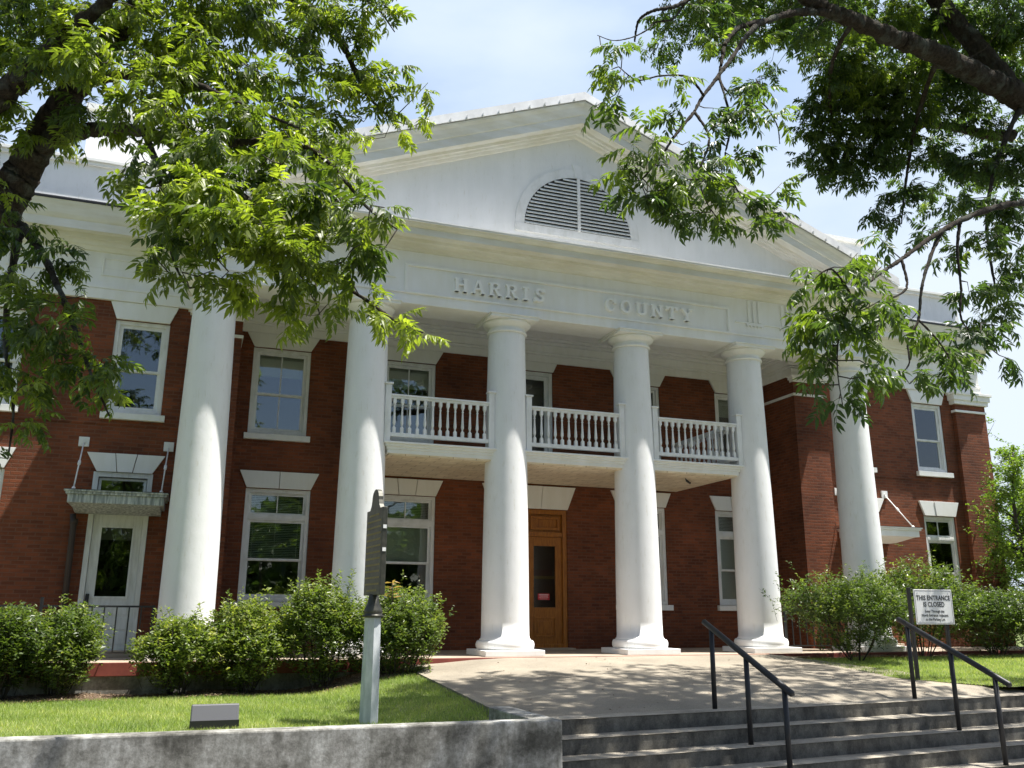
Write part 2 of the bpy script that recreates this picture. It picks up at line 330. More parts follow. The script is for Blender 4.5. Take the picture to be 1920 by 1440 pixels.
# steps, turned about five degrees to the facade
SA = R(5.5); SD = Vector((math.cos(SA), math.sin(SA), 0)); SN = Vector((math.sin(SA), -math.cos(SA), 0)); S0 = Vector((3.86, -6.34, 0))
def sp(s, n, z): p = S0+SD*s+SN*n; return (p.x, p.y, z)
w = MB(); v = []; f = []
ny = 14
for j in range(ny+1):
    t_ = j/ny
    for i in range(13):
        k = i/12; xl = 3.42; 
        a = Vector((xl+(10.6-xl)*k, -.80, 0)); e = Vector(sp(8.6*k-.42, -.30, 0)); p = a.lerp(e, t_); z = walk_z(p.x, p.y) if j < ny else -.38
        v.append((p.x, p.y, min(0.0, z)-.004))
for j in range(ny):
    for i in range(12): a = j*13+i; f.append((a+13, a+14, a+1, a))
n0 = len(v); w.add(v, f)
left = [j*13 for j in range(ny+1)]                       # slab edge towards the lawn
w.add([v[i] for i in left]+[(v[i][0], v[i][1], -.62) for i in left], [(i, i+1, i+ny+2, i+ny+1) for i in range(ny)])
tag(w.build('walkway', M_walk), kind='structure')
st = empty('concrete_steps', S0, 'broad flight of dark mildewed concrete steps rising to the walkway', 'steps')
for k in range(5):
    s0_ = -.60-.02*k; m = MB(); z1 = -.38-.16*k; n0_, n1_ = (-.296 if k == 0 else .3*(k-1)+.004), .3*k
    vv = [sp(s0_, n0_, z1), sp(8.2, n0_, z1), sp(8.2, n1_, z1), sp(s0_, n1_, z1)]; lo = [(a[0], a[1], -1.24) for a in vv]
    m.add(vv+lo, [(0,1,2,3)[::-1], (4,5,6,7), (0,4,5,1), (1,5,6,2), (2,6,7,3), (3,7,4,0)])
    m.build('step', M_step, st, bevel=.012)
# retaining walls
rw = empty('retaining_wall', (1, -6.2, -1.2), 'low grey mildewed concrete retaining wall along the left lawn', 'wall')
pts = [(-14, wfront(-14)), (3.32, wfront(3.32)), (3.32, wfront(3.32)+.2), (-14, wfront(-14)+.2)]
MB().prism_z(pts, -1.24, -.22).build('wall', M_wall, rw, bevel=.015)
cw = MB(); a0 = (3.50, -5.02); a1 = (3.86, -6.15)
cw.prism_z([(3.05, -6.38), (3.08, wfront(3)+.201), (3.318, wfront(3)+.201), (3.29, -6.34)], -1.2, -.221)
cw.build('cheek_wall', M_wall, rw, bevel=.012)
rr = empty('retaining_wall', (16, -5.5, -1.2), 'low concrete retaining wall right of the steps', 'wall')
e0 = sp(8.215, 0, 0); MB().prism_z([(e0[0], e0[1]), (40, e0[1]), (40, e0[1]+.2), (e0[0], e0[1]+.2)], -1.24, -.36).build('wall', M_wall, rr, bevel=.015)

# ------------------------------------------------------------------ the courthouse
CH = empty('courthouse', (0, 0, 0), 'two storey red brick courthouse with white pedimented portico', 'building')
X0, X1 = XC-12.3, XC+12.3            # outer ends of the wings
RL, RR = 2*XC-13.21, 13.21           # inner corners of the wings
def wall(name, mt, x0, x1, z0, z1, y, th, holes):
    xs = sorted({x0, x1, *[h[0] for h in holes], *[h[1] for h in holes]}); zs = sorted({z0, z1, *[h[2] for h in holes], *[h[3] for h in holes]})
    m = MB()
    solid = lambda x, z: not any(h[0] < x < h[1] and h[2] < z < h[3] for h in holes)
    cell = [[solid((xs[i]+xs[i+1])/2, (zs[j]+zs[j+1])/2) for j in range(len(zs)-1)] for i in range(len(xs)-1)]
    for i in range(len(xs)-1):
        for j in range(len(zs)-1):
            if not cell[i][j]: continue
            a, b, c, d = xs[i], xs[i+1], zs[j], zs[j+1]
            m.add([(a,y,c),(b,y,c),(b,y,d),(a,y,d)], [(0,1,2,3)]); m.add([(a,y+th,c),(b,y+th,c),(b,y+th,d),(a,y+th,d)], [(3,2,1,0)])
            if i == 0 or not cell[i-1][j]: m.add([(a,y,c),(a,y,d),(a,y+th,d),(a,y+th,c)], [(0,1,2,3)])
            if i == len(xs)-2 or not cell[i+1][j]: m.add([(b,y,c),(b,y,d),(b,y+th,d),(b,y+th,c)], [(3,2,1,0)])
            if j == 0 or not cell[i][j-1]: m.add([(a,y,c),(b,y,c),(b,y+th,c),(a,y+th,c)], [(3,2,1,0)])
            if j == len(zs)-2 or not cell[i][j+1]: m.add([(a,y,d),(b,y,d),(b,y+th,d),(a,y+th,d)], [(0,1,2,3)])
    return m.build(name, mt, CH)
mir = lambda a, b: (2*XC-b, 2*XC-a)
GW = [(.9, 2.16), (3.5, 4.76), mir(3.5, 4.76), mir(.9, 2.16)]; UW = [(.84, 2.0), (3.53, 4.69), mir(3.53, 4.69), mir(.84, 2.0)]
gz, uz = (.93, 3.11), (4.20, 6.0)
DOOR = (5.98, 7.77, 0.0, 2.95); UDOOR = (6.30, 7.45, 3.75, 6.08)
holes = [(*a, *gz) for a in GW]+[(*a, *uz) for a in UW]+[DOOR, UDOOR]
wall('recess_wall', M_brick, RL, RR, 0, 6.9, D, .35, holes)
WUR = [(14.5, 15.44), (16.88, 17.85)]; WUL = [mir(*a) for a in WUR]
WGR = (16.88, 17.87); WGL = mir(*WGR); LD = (-1.75, -.77); RD = mir(*LD); wgz = (.93, 3.10); wuz = (4.20, 5.96); dz = (.02, 3.13)
wall('wing_wall', M_brick, X0, RL, -.6, 6.9, YW, .3, [(*a, *wuz) for a in WUL]+[(*WGL, *wgz), (*LD, *dz)])
wall('wing_wall', M_brick, RR, X1, -.6, 6.9, YW, .3, [(*a, *wuz) for a in WUR]+[(*WGR, *wgz), (*RD, *dz)])
# returns, end walls, back, floors, roof slab: the body is closed
b = MB(); b.box(RL-.3, RL-.001, YW+.301, D+.35, 0, 6.9); b.box(RR+.001, RR+.3, YW+.301, D+.35, 0, 6.9)
b.box(X0, X0+.3, YW+.301, 16, -.6, 7.9); b.box(X1-.3, X1, YW+.301, 16, -.6, 7.9); b.box(X0+.301, X1-.301, 15.7, 16, -.6, 7.9)
b.build('side_wall', M_brick, CH)
b = MB(); b.box(X0+.31, X1-.31, D+.36, 15.6, 3.3, 3.6); b.box(X0+.31, X1-.31, D+.36, 15.6, 6.9, 7.2); b.box(X0+.31, X1-.31, 5.2, 5.35, -.1, 3.29); b.box(X0+.31, X1-.31, 5.2, 5.35, 3.61, 6.89)
b.box(X0+.31, RL-.31, YW+.31, D+.35, 3.3, 3.6); b.box(RR+.31, X1-.31, YW+.31, D+.35, 3.3, 3.6)
b.box(X0+.31, X1-.31, D+.36, 15.6, -.3, -.01); b.box(X0+.31, RL-.31, YW+.31, D+.35, -.3, -.01); b.box(RR+.31, X1-.31, YW+.31, D+.35, -.3, -.01)
b.build('interior_floor', M_inwall, CH)
# pilasters with white caps, brick string course
for (a, c) in ((RL-.9, RL+.0), (RR-.0, RR+.9), (X1-.97, X1+.03), (X0-.03, X0+.97)):
    p = MB().box(a-.004, c+.004, YW-.12, YW-.002, -.6, 6.3).build('pilaster', M_brick, CH)
    q = MB(); q.box(a-.03, c+.03, YW-.15, YW-.001, 5.80, 5.86); cornerp = c > X1-.1 or a < X0+.1; zb_ = -.13 if cornerp else 0; ex_ = .05 if cornerp else 0
    for k, (e, z0, z1) in enumerate(((.02+ex_, 6.14+zb_, 6.19+zb_*.6), (.06+ex_, 6.19+zb_*.6, 6.25), (.10+ex_, 6.25, 6.315))): q.box(a-e, c+e, YW-.12-e, YW-.0005*k-.003, z0, z1)
    q.build('capital', M_trim, p, bevel=.006)
# band on the return faces of the recess
MB().box(RL+.001, RL+.03, YW+.0, D-.001, 5.80, 5.86).build('white_band', M_trim, CH); MB().box(RR-.03, RR-.001, YW+.0, D-.001, 5.80, 5.86).build('white_band', M_trim, CH)
b = MB(); b.box(X0+1, RL-.92, YW-.015, YW-.001, 3.98, 4.03); b.box(RR+.92, X1-1, YW-.015, YW-.001, 3.98, 4.03); b.box(RL+.01, RR-.01, D-.015, D-.001, 3.98, 4.03)
b.build('string_course', M_brick, CH)

def lintel(par, x0, x1, zb, zt, y, flare=.13, joints=(.36, .64), mt=M_trim):
    m = MB(); n = [0]+list(joints)+[1]; g_ = .006
    for i in range(len(n)-1):
        b0 = x0+(x1-x0)*n[i]+(g_ if i else 0); b1 = x0+(x1-x0)*n[i+1]-(g_ if i < len(n)-2 else 0)
        t0 = x0-flare+(x1-x0+2*flare)*n[i]+(g_ if i else 0); t1 = x0-flare+(x1-x0+2*flare)*n[i+1]-(g_ if i < len(n)-2 else 0)
        m.prism_y([(b0, zb), (b1, zb), (t1, zt), (t0, zt)], y-.05-(.015 if i == 1 and len(n) == 4 else 0), y-.001)
    return m.build('lintel', mt, par, bevel=.004)
def frame_mb(m, x0, x1, z0, z1, w, y0, y1):
    m.box(x0, x0+w, y0, y1, z0, z1); m.box(x1-w, x1, y0, y1, z0, z1); m.box(x0+w+.0005, x1-w-.0005, y0, y1, z1-w, z1); m.box(x0+w+.0005, x1-w-.0005, y0, y1, z0, z0+w); return m
def window(x0, x1, z0, z1, y, kind, blind=None, mt=M_white):
    """kind: 'ground' has a transom light, 'upper' has two sashes; blind: list of (z0, z1, closed)"""
    cx = (x0+x1)/2; e = empty('window', (cx, y, z0)); e.parent = CH; e['label'] = None; del e['label']
    m = MB(); frame_mb(m, x0+.003, x1-.003, z0+.003, z1-.003, .075, y+.03, y+.16)
    frame_mb(m, x0+.079, x1-.079, z0+.079, z1-.079, .02, y+.06, y+.14)
    if kind == 'ground':
        tb = z0+1.56; mr = z0+.80
        m.box(x0+.078, x1-.078, y+.032, y+.15, tb, tb+.12); m.box(x0+.078, x1-.078, y+.024, y+.12, tb+.03, tb+.09)
    else: tb = None; mr = (z0+z1)/2-.06
    m.build('frame', mt, e, bevel=.004)
    s = MB(); X0_, X1_ = x0+.10, x1-.10; Z0, Z1 = z0+.10, (tb-.001 if tb else z1-.10)
    frame_mb(s, X0_, X1_, Z0, mr+.02, .045, y+.10, y+.13); frame_mb(s, X0_, X1_, mr-.015, Z1, .04, y+.065, y+.0995)
    if blind == 'muntin': s.box(cx-.011, cx+.011, y+.07, y+.095, mr+.026, Z1-.041); s.box(cx-.011, cx+.011, y+.105, y+.125, Z0+.046, mr-.026)
    if tb:
        frame_mb(s, X0_, X1_, tb+.121, z1-.10, .03, y+.08, y+.11); s.box(cx-.01, cx+.01, y+.085, y+.105, tb+.152, z1-.131)
    s.build('sash', mt, e)
    p = MB(); p.box(X0_+.02, X1_-.02, y+.114, y+.118, Z0+.02, mr); p.box(X0_+.02, X1_-.02, y+.080, y+.084, mr, Z1-.02)
    if tb: p.box(X0_+.02, X1_-.02, y+.094, y+.098, tb+.14, z1-.12)
    p.build('pane', M_glass, e)
    q = MB(); drops = {'half': [(mr+.02, Z1, .5)], 'full': [(Z0, Z1, .9)], 'closed': [(mr-.02, Z1, 1.3)], 'muntin': [(z1-.55, z1-.08, 1.2)], 'low': [(Z0+.2, Z1, 1.2)], None: []}[blind]
    if tb and blind: drops = drops+[(tb+.12, z1-.09, .6)]
    for a, c, tilt in drops:
        z = c-.02
        while z > a+.02:
            hw = .022; dy = hw*math.cos(tilt); dz_ = hw*math.sin(tilt)
            q.add([(X0_+.02, y+.2-dy, z-dz_), (X1_-.02, y+.2-dy, z-dz_), (X1_-.02, y+.2+dy, z+dz_), (X0_+.02, y+.2+dy, z+dz_)], [(0, 1, 2, 3)]); z -= .034
        for xx in (X0_+.10, cx, X1_-.10): q.box(xx-.006, xx+.006, y+.172, y+.174, a+.02, c)
        q.box(X0_+.02, X1_-.02, y+.185, y+.215, a, a+.018)
    if q.v: q.build('blind', M_blind, e)
    sm = MB(); sm.box(x0-.07, x1+.07, y-.09, y+.05, z0-.12, z0-.002); sm.build('sill', M_trim if mt is M_white else mt, e, bevel=.006)
    return e
for i, a in enumerate(GW):
    e = window(*a, *gz, D, 'ground', ['half', 'closed', 'full', 'full'][i]); lintel(e, a[0]+.01, a[1]-.01, 3.115, 3.45, D, .15, (.5,) if i == 0 else (.36, .64))
for i, a in enumerate(UW):
    e = window(*a, *uz, D, 'upper', 'muntin'); lintel(e, a[0]+.01, a[1]-.01, 6.005, 6.295, D, .16, ())
for s_, wu, wg, dd in ((0, WUL, WGL, LD), (1, WUR, WGR, RD)):
    for a in wu:
        e = window(*a, *wuz, YW, 'upper', None if s_ == 0 else 'low'); lintel(e, a[0]+.01, a[1]-.01, 5.965, 6.295, YW, .13, ())
    e = window(*wg, *wgz, YW, 'ground', 'full'); lintel(e, wg[0]+.01, wg[1]-.01, 3.105, 3.46, YW, .14, (.36, .64))
# curtains of sky-blue shade behind the upper recess windows are simply the glass reflecting sky

# wing doors with transom light, canopy on rods
def wing_door(a, right):
    x0, x1 = a; cx = (x0+x1)/2; e = empty('door', (cx, YW, 0)); e.parent = CH
    m = MB(); frame_mb(m, x0+.003, x1-.003, .022, 3.127, .085, YW-.01, YW+.14); m.box(x0+.09, x1-.09, YW+.0, YW+.12, 2.42, 2.62); m.build('frame', M_wgrey, e, bevel=.004)
    l = MB(); L0, L1 = x0+.092, x1-.092; Z1 = 2.415; gx0, gx1, g0, g1 = L0+.14, L1-.14, .98, 2.17; y0, y1 = YW+.05, YW+.09
    l.box(L0, gx0, y0, y1, .11, Z1); l.box(gx1, L1, y0, y1, .11, Z1); l.box(gx0+.0005, gx1-.0005, y0, y1, g1, Z1); l.box(gx0+.0005, gx1-.0005, y0, y1, .11, g0)
    frame_mb(l, gx0-.03, gx1+.03, g0-.03, g1+.03, .04, y0-.015, y0-.0005)
    for k in range(3): l.box(gx0-.05, gx1+.05, y0-.012, y0-.0005, .2+.24*k, .2+.24*k+.19)
    l.build('leaf', M_wgrey, e, bevel=.003)
    MB().box(gx0, gx1, YW+.065, YW+.07, g0, g1).build('pane', M_glass_dim, e)
    MB().box(gx0, gx1, YW+.10, YW+.104, g1-.22, g1).build('shade', M_blind, e)
    MB().box(L0+.02, L0+.075, y0-.05, y0-.0005, .80, 1.03).build('handle', M_iron, e, bevel=.006)
    s = MB(); frame_mb(s, x0+.10, x1-.10, 2.64, 3.03, .04, YW+.06, YW+.10); s.build('transom_sash', M_wgrey, e)
    MB().box(x0+.13, x1-.13, YW+.075, YW+.08, 2.66, 3.01).build('transom_pane', M_glass, e)
    lintel(e, x0+.05, x1-.02, 3.13, 3.46, YW, .19, (.36, .64))
    MB().box(x0-.05, x1+.05, YW-.35, YW+.05, .0, .10).build('threshold', M_porch, e, bevel=.01)
    c = empty('canopy', (cx, .8, 2.5)); c.parent = CH
    X_0, X_1 = cx-.74, cx+.74; yf = .35
    mt = M_trim if right else M_zinc
    k = MB(); k.box(X_0, X_1, yf, YW-.002, 2.47, 2.61); k.box(X_0-.035, X_1+.035, yf-.035, YW-.003, 2.611, 2.65); k.box(X_0-.06, X_1+.06, yf-.06, YW-.004, 2.651, 2.68)
    k.prism_x([(yf+.06, 2.4695), (YW-.003, 2.4695), (YW-.003, 2.38), (YW-.25, 2.38)], X_0+.05, X_1-.05)
    k.build('canopy_slab', mt, c, bevel=.006)
    MB().add([(X_0-.07, yf-.07, 2.684), (X_1+.07, yf-.07, 2.684), (X_1+.07, YW-.005, 2.74), (X_0-.07, YW-.005, 2.74)], [(0,1,2,3)]).build('canopy_roof', M_iron if not right else M_coping, c)
    for sx in (-.70, .70):
        zt = 3.64 if not right else 3.56
        MB().box(cx+sx-.085, cx+sx+.085, YW-.04, YW-.001, zt-.085, zt+.085).build('wall_plate', M_white, c, bevel=.004)
        r = MB(); p0 = (cx+sx, YW-.04, zt-.02); p1 = (cx+sx*.97, yf+.10, 2.70); r.tube([p0, p1], .012, 8)
        mid = Vector(p0).lerp(Vector(p1), .45); dr = (Vector(p1)-Vector(p0)).normalized(); r.tube([mid-dr*.07, mid-dr*.04, mid+dr*.04, mid+dr*.07], [.012, .026, .026, .012], 8)
        r.tube([Vector(p1)-dr*.03, Vector(p1)+dr*.02], .03, 8); r.tube([(p0[0], YW-.055, zt), (p0[0], YW-.038, zt)], .03, 8)
        r.build('rod', M_white, c)
wing_door(LD, False); wing_door(RD, True)
dp = MB(); dp.tube([(-1.98, 1.19, 2.36), (-1.95, 1.2, 2.15), (-1.93, 1.2, 0.1)], .05, 10); dp.tube([(-1.95, 1.2, 2.28), (-1.95, 1.2, 2.18)], .065, 10)
dp.build('downspout', mat('brown_downspout', (.05, .035, .03), .6), CH)

# centre door: pair of glazed wooden leaves under a panelled head
e = empty('door', (XC, D, 0)); e.parent = CH
x0, x1, z0, z1 = DOOR; m = MB(); frame_mb(m, x0+.003, x1-.003, z0+.004, z1-.003, .10, D+.02, D+.16); m.box(x0+.104, x1-.104, D+.03, D+.15, 2.36, 2.46); m.build('frame', M_wood, e, bevel=.006)
h = MB(); h.box(x0+.104, x1-.104, D+.10, D+.14, 2.461, 2.845)
for xa, xb in ((x0+.16, XC-.05), (XC+.05, x1-.16)): frame_mb(h, xa, xb, 2.51, 2.80, .05, D+.05, D+.0995)
h.build('head_panel', M_wood, e, bevel=.004)
for sx in (-1, 1):
    la, lb = (XC+.004, x1-.106) if sx > 0 else (x0+.106, XC-.004); y0, y1 = D+.07, D+.115
    g0, g1 = la+.125, lb-.155; g2, g3 = (g0, g1) if sx > 0 else (la+.155, lb-.125); zb, zt = .86, 2.16
    l = MB(); l.box(la, g2, y0, y1, .03, 2.355); l.box(g3, lb, y0, y1, .03, 2.355); l.box(g2+.0005, g3-.0005, y0, y1, zt, 2.355); l.box(g2+.0005, g3-.0005, y0, y1, .03, zb)
    frame_mb(l, g2-.005, g3+.005, .25, .66, .035, y0-.03, y0-.0005); l.box(g2+.07, g3-.07, y0-.02, y0-.0005, .33, .58)
    l.build('leaf', M_wood, e, bevel=.004)
    MB().box(g2, g3, y0+.02, y0+.025, zb, zt).build('pane', M_glass_dim, e)
    box('push_bar', mat('brass_bar', (.55, .36, .03), .4), e, g2, g3, y0+.03, y0+.05, 1.46, 1.52)
    if sx > 0:
        box('notice', mat('red_notice', (.62, .02, .03), .5), e, g2+.10, g2+.37, y0+.012, y0+.018, 1.02, 1.15)
        t_ = MB()
        for k, (wd, hh) in enumerate(((.22, .018), (.19, .011), (.22, .007), (.17, .007))):
            zc = 1.125-.029*k; xx = g2+.235-wd/2
            while xx < g2+.235+wd/2:
                ww = random.uniform(.008, .03); t_.box(xx, min(xx+ww, g2+.235+wd/2), y0+.010, y0+.0118, zc-hh/2, zc+hh/2); xx += ww+.006
        t_.build('notice_lettering', mat('notice_white', (.8, .8, .8), .5), e)
lintel(e, x0+.0, x1-.0, 2.955, 3.455, D, .20, (.36, .64))
MB().box(x0-.05, x1+.05, D-.28, D+.02, .0, .03).build('threshold', M_porch, e)
box('interior_curtain', mat('dim_red_curtain', (.16, .01, .01), .8), e, 6.1, 7.65, D+.6, D+.62, 1.5, 1.68)
# upper door onto the balcony
e = empty('door', (XC, D, 3.75)); e.parent = CH
x0, x1, z0, z1 = UDOOR; m = MB(); frame_mb(m, x0+.003, x1-.003, z0+.004, z1-.003, .085, D+.02, D+.15); frame_mb(m, x0+.09, x1-.09, z0+.09, z1-.09, .09, D+.07, D+.11); m.build('frame', M_white, e, bevel=.004)
MB().box(x0+.17, x1-.17, D+.085, D+.09, z0+.17, z1-.17).build('pane', M_glass, e); lintel(e, x0, x1, 6.085, 6.295, D, .10, ())

# ---- porch floor
pf = MB(); pf.box(X0, X1, -.80, D-.002, -.001, 0.0); b_ = MB().box(X0, X1, -.80, D-.002, -.05, 0.0).build('porch_floor', M_porch, CH)
MB().box(X0-.01, X1+.01, -.83, -.801, -.19, .003).build('porch_edge', M_redpaint, b_, bevel=.006)
MB().box(X0, X1, -.80, -.50, -.62, -.051).build('porch_foundation', M_coping, CH)

# ---- columns
cols = []
for k in range(6):
    cx = 2.75*k; prof = [(.470, .262), (.468, .285), (.448, .295), (.441, .34)]
    for i in range(25):
        t_ = i/24; z = .34+(6.02-.34)*t_; r = .440-.078*(t_**1.35)-.0; prof.append((r, z))
    prof += [(.362, 6.04)]
    c = empty('column', (cx, 0, 0)); c.parent = CH; cols.append(c)
    MB().lathe(prof, cx, 0, 64).build('shaft', M_stucco, c)
    tor = [(.49, .102)]+[(.49+.045*math.cos(a), .182+.08*math.sin(a)) for a in [R(-90+18*i) for i in range(11)]]+[(.469, .2621)]
    MB().lathe(tor, cx, 0, 64).build('base_ring', M_stucco, c)
    MB().box(cx-.56, cx+.56, -.56, .56, .0, .1015).build('plinth', M_stucco, c, bevel=.01)
    cap = [(.362, 6.0405), (.395, 6.045), (.402, 6.067), (.395, 6.09), (.364, 6.095), (.364, 6.16), (.375, 6.165), (.42, 6.19), (.46, 6.225), (.478, 6.255), (.47, 6.2795)]
    MB().lathe(cap, cx, 0, 56).build('capital', M_trim, c)
    ab = MB(); ab.box(cx-.49, cx+.49, -.49, .49, 6.28, 6.335); ab.box(cx-.515, cx+.515, -.515, .515, 6.3355, 6.3595); ab.build('abacus', M_trim, c, bevel=.005)

# ---- portico entablature
q = .37; EX0, EX1 = -q, 13.75+q; HB = 6.36
en = empty('entablature', (XC, 0, HB)); en.parent = CH
m = MB(); m.box(EX0, EX1, -q, q, HB, 7.42)
m.box(EX0, EX0+2*q, q+.001, YW, HB, 7.42); m.box(EX1-2*q, EX1, q+.001, YW, HB, 7.42)
m.build('beam', M_trim, en, bevel=.006)
f_ = MB()
f_.box(EX0-.02, EX1+.02, -q-.035, -q-.0005, 6.555, 6.60)                         # fillet above the architrave
px0, px1 = 3.37, 10.40
f_.box(px0-.06, px1+.06, -q-.04, -q-.0005, 7.10, 7.16); f_.box(px0-.06, px0, -q-.038, -q-.0005, 6.601, 7.0995); f_.box(px1, px1+.06, -q-.038, -q-.0005, 6.601, 7.0995)
f_.build('name_panel', M_trim, en, bevel=.008)
for s_ in (0, 1):
    X = (lambda v: v) if s_ else (lambda v: 2*XC-v)
    tx = 10.93; ks = [10.93, 11.80, 12.68, 13.55]
    for t0 in ks:
        tg = MB()
        for j in range(3):
            a, c_ = sorted((X(t0+.13*j), X(t0+.13*j+.075))); tg.box(a, c_, -q-.03, -q-.0005, 6.875, 7.36)
        a, c_ = sorted((X(t0-.06), X(t0+.40))); tg.box(a, c_, -q-.034, -q-.0005, 6.80, 6.835)
        for j in range(5):
            a, c_ = sorted((X(t0-.04+.09*j), X(t0-.04+.09*j+.04))); tg.box(a, c_, -q-.03, -q-.0005, 6.765, 6.7995)
        tg.build('triglyph', M_trim, en, bevel=.004)
    a, c_ = sorted((X(10.60), X(EX1))); MB().box(a, c_, -q-.03, -q-.0005, 6.836, 6.868).build('fillet', M_trim, en, bevel=.004)
# cornice
cp = [(-q+.01, 7.90), (-.93, 7.825), (-.95, 7.80), (-.95, 7.765), (-.92, 7.76), (-.90, 7.73), (-.86, 7.705), (-.83, 7.70), (-.83, 7.565), (-.80, 7.575), (-.62, 7.575), (-.60, 7.52), (-.55, 7.51), (-.52, 7.47), (-.45, 7.455), (-.42, 7.41), (-q+.01, 7.40)]
m = MB(); m.prism_x(cp, EX0-.56, EX1+.56)
side = [(x_-(-q), z_) for x_, z_ in cp]
for s_ in (0, 1):
    pr = [((EX1-s2) if s_ else (EX0+s2), z_) for s2, z_ in side]
    m.prism_y([(x_+(.002 if s_ else -.002)*0, z_) for x_, z_ in pr], -.36, .74)
m.build('cornice', M_cornice, en)
MB().prism_x([(-.955, 7.828), (-.955, 7.80), (-.952, 7.80), (-.952, 7.826), (-.37, 7.906), (-.37, 7.909)], EX0-.57, EX1+.57).build('flashing', M_flash, en)
# ---- letters HARRIS COUNTY, raised slab serif
def glyph(ch, m, x, z, w, h, y, dp=.075):
    k = [0]; t = .032*h/.28; s = .060*h/.28
    def bar(pts):
        k[0] += 1; n = len(pts); yy = y-dp-.0006*k[0]; m.prism_y([(x+a*w, z+b_*h) for a, b_ in pts], yy, y-.0005-.0001*k[0])
    sw = s/w; th = t/h
    V = lambda a, b0=0, b1=1: bar([(a-sw/2, b0), (a+sw/2, b0), (a+sw/2, b1), (a-sw/2, b1)])
    H = lambda a0, a1, b_: bar([(a0, b_), (a1, b_), (a1, b_+th), (a0, b_+th)])
    Dg = lambda a0, b0, a1, b1, ww=None: bar([(a0-(ww or sw)/2, b0), (a0+(ww or sw)/2, b0), (a1+(ww or sw)/2, b1), (a1-(ww or sw)/2, b1)])
    def arc(cx, cz, rx, rz, a0, a1, n=14, wd=1):
        for i in range(n):
            p, q_ = R(a0+(a1-a0)*i/n), R(a0+(a1-a0)*(i+1)/n+1)
            ti, tj = [(.55+.45*abs(math.cos(v_)))*wd for v_ in (p, q_)]
            bar([(cx+rx*math.cos(p), cz+rz*math.sin(p)), (cx+rx*math.cos(q_), cz+rz*math.sin(q_)), (cx+(rx-sw*tj)*math.cos(q_), cz+(rz-th*2*tj)*math.sin(q_)), (cx+(rx-sw*ti)*math.cos(p), cz+(rz-th*2*ti)*math.sin(p))])
    if ch == 'H':
        V(.2); V(.8); H(.2, .8, .47); [H(a, b_, c) for a, b_ in ((.02, .38), (.62, .98)) for c in (0, 1-th)]
    elif ch == 'A':
        Dg(.15, 0, .47, 1, sw*.6); Dg(.85, 0, .52, 1); H(.28, .72, .3); H(0, .32, 0); H(.66, 1, 0)
    elif ch == 'R':
        V(.22); H(.03, .42, 0); H(.03, .55, 1-th); H(.22, .55, .47); arc(.55, .76, .32, .26, -90, 90, 10); Dg(.80, 0, .5, .48); H(.72, 1, 0)
    elif ch == 'I': V(.5); H(.25, .75, 0); H(.25, .75, 1-th)
    elif ch == 'S': arc(.5, .74, .33, .27, 20, 270, 12); arc(.5, .26, .36, .27, -160, 90, 12); V(.80, .72, 1); V(.15, 0, .28)
    elif ch == 'C': arc(.52, .5, .43, .52, 40, 320, 20); V(.87, .66, 1)
    elif ch == 'O': arc(.5, .5, .46, .52, 0, 360, 26)
    elif ch == 'U': V(.22, .3, 1); V(.78, .3, 1); arc(.5, .32, .28+sw/2, .34, 180, 360, 12); H(.02, .42, 1-th); H(.62, .98, 1-th)
    elif ch == 'N': V(.2, 0, 1); V(.82, 0, 1); Dg(.82, 0, .2, 1); H(.02, .38, 0); H(.64, 1, 1-th); H(.0, .22, 1-th)
    elif ch == 'T': V(.5); H(.08, .92, 1-th); H(.3, .7, 0); V(.09, .72, 1); V(.91, .72, 1)
    elif ch == 'Y': V(.5, 0, .45); Dg(.5, .42, .16, 1); Dg(.5, .42, .84, 1, sw*.6); H(.3, .7, 0); H(.0, .34, 1-th); H(.66, 1, 1-th)
lt = MB()
for word, xa, xb in (('HARRIS', 4.28, 6.17), ('COUNTY', 7.45, 9.52)):
    n = len(word); wdt = [.6 if c == 'I' else 1 for c in word]; gap = .28; tot = sum(wdt)+gap*(n-1); un = (xb-xa)/tot; x = xa
    for c, wi in zip(word, wdt): glyph(c, lt, x-(.2*un if c == 'I' else 0), 6.70, un, .275, -q); x += (wi+gap)*un
lt.build('lettering', mat('letter_paint', (.90, .895, .87), .55), en)
# ---- portico ceiling and cornice at the walls
m = MB(); m.box(EX0+.01, EX1-.01, q+.001, D-.001, 6.95, 7.05); m.build('portico_ceiling', M_cornice, en)
m = MB()
for a, c_, z0_, z1_ in ((.05, 0, 6.30, 6.47), (.09, 0, 6.4705, 6.52), (.13, 0, 6.5205, 6.68), (.22, 0, 6.6805, 6.74), (.30, 0, 6.7405, 6.80), (.36, 0, 6.8005, 6.949)):
    m.box(RL+.001, RR-.001, D-a, D-.002, z0_, z1_)
    for s_ in (0, 1):
        if s_: m.box(RR-a, RR-.0015, YW, D-a-.001, z0_, z1_); m.box(RR-a, EX1-.02, YW-.12-a*.6, YW-.0015, z0_+.02, z1_)
        else: m.box(RL+.0015, RL+a, YW, D-a-.001, z0_, z1_); m.box(EX0+.02, RL+a, YW-.12-a*.6, YW-.0015, z0_+.02, z1_)
m.build('wall_cornice', M_trim, CH, bevel=.006)

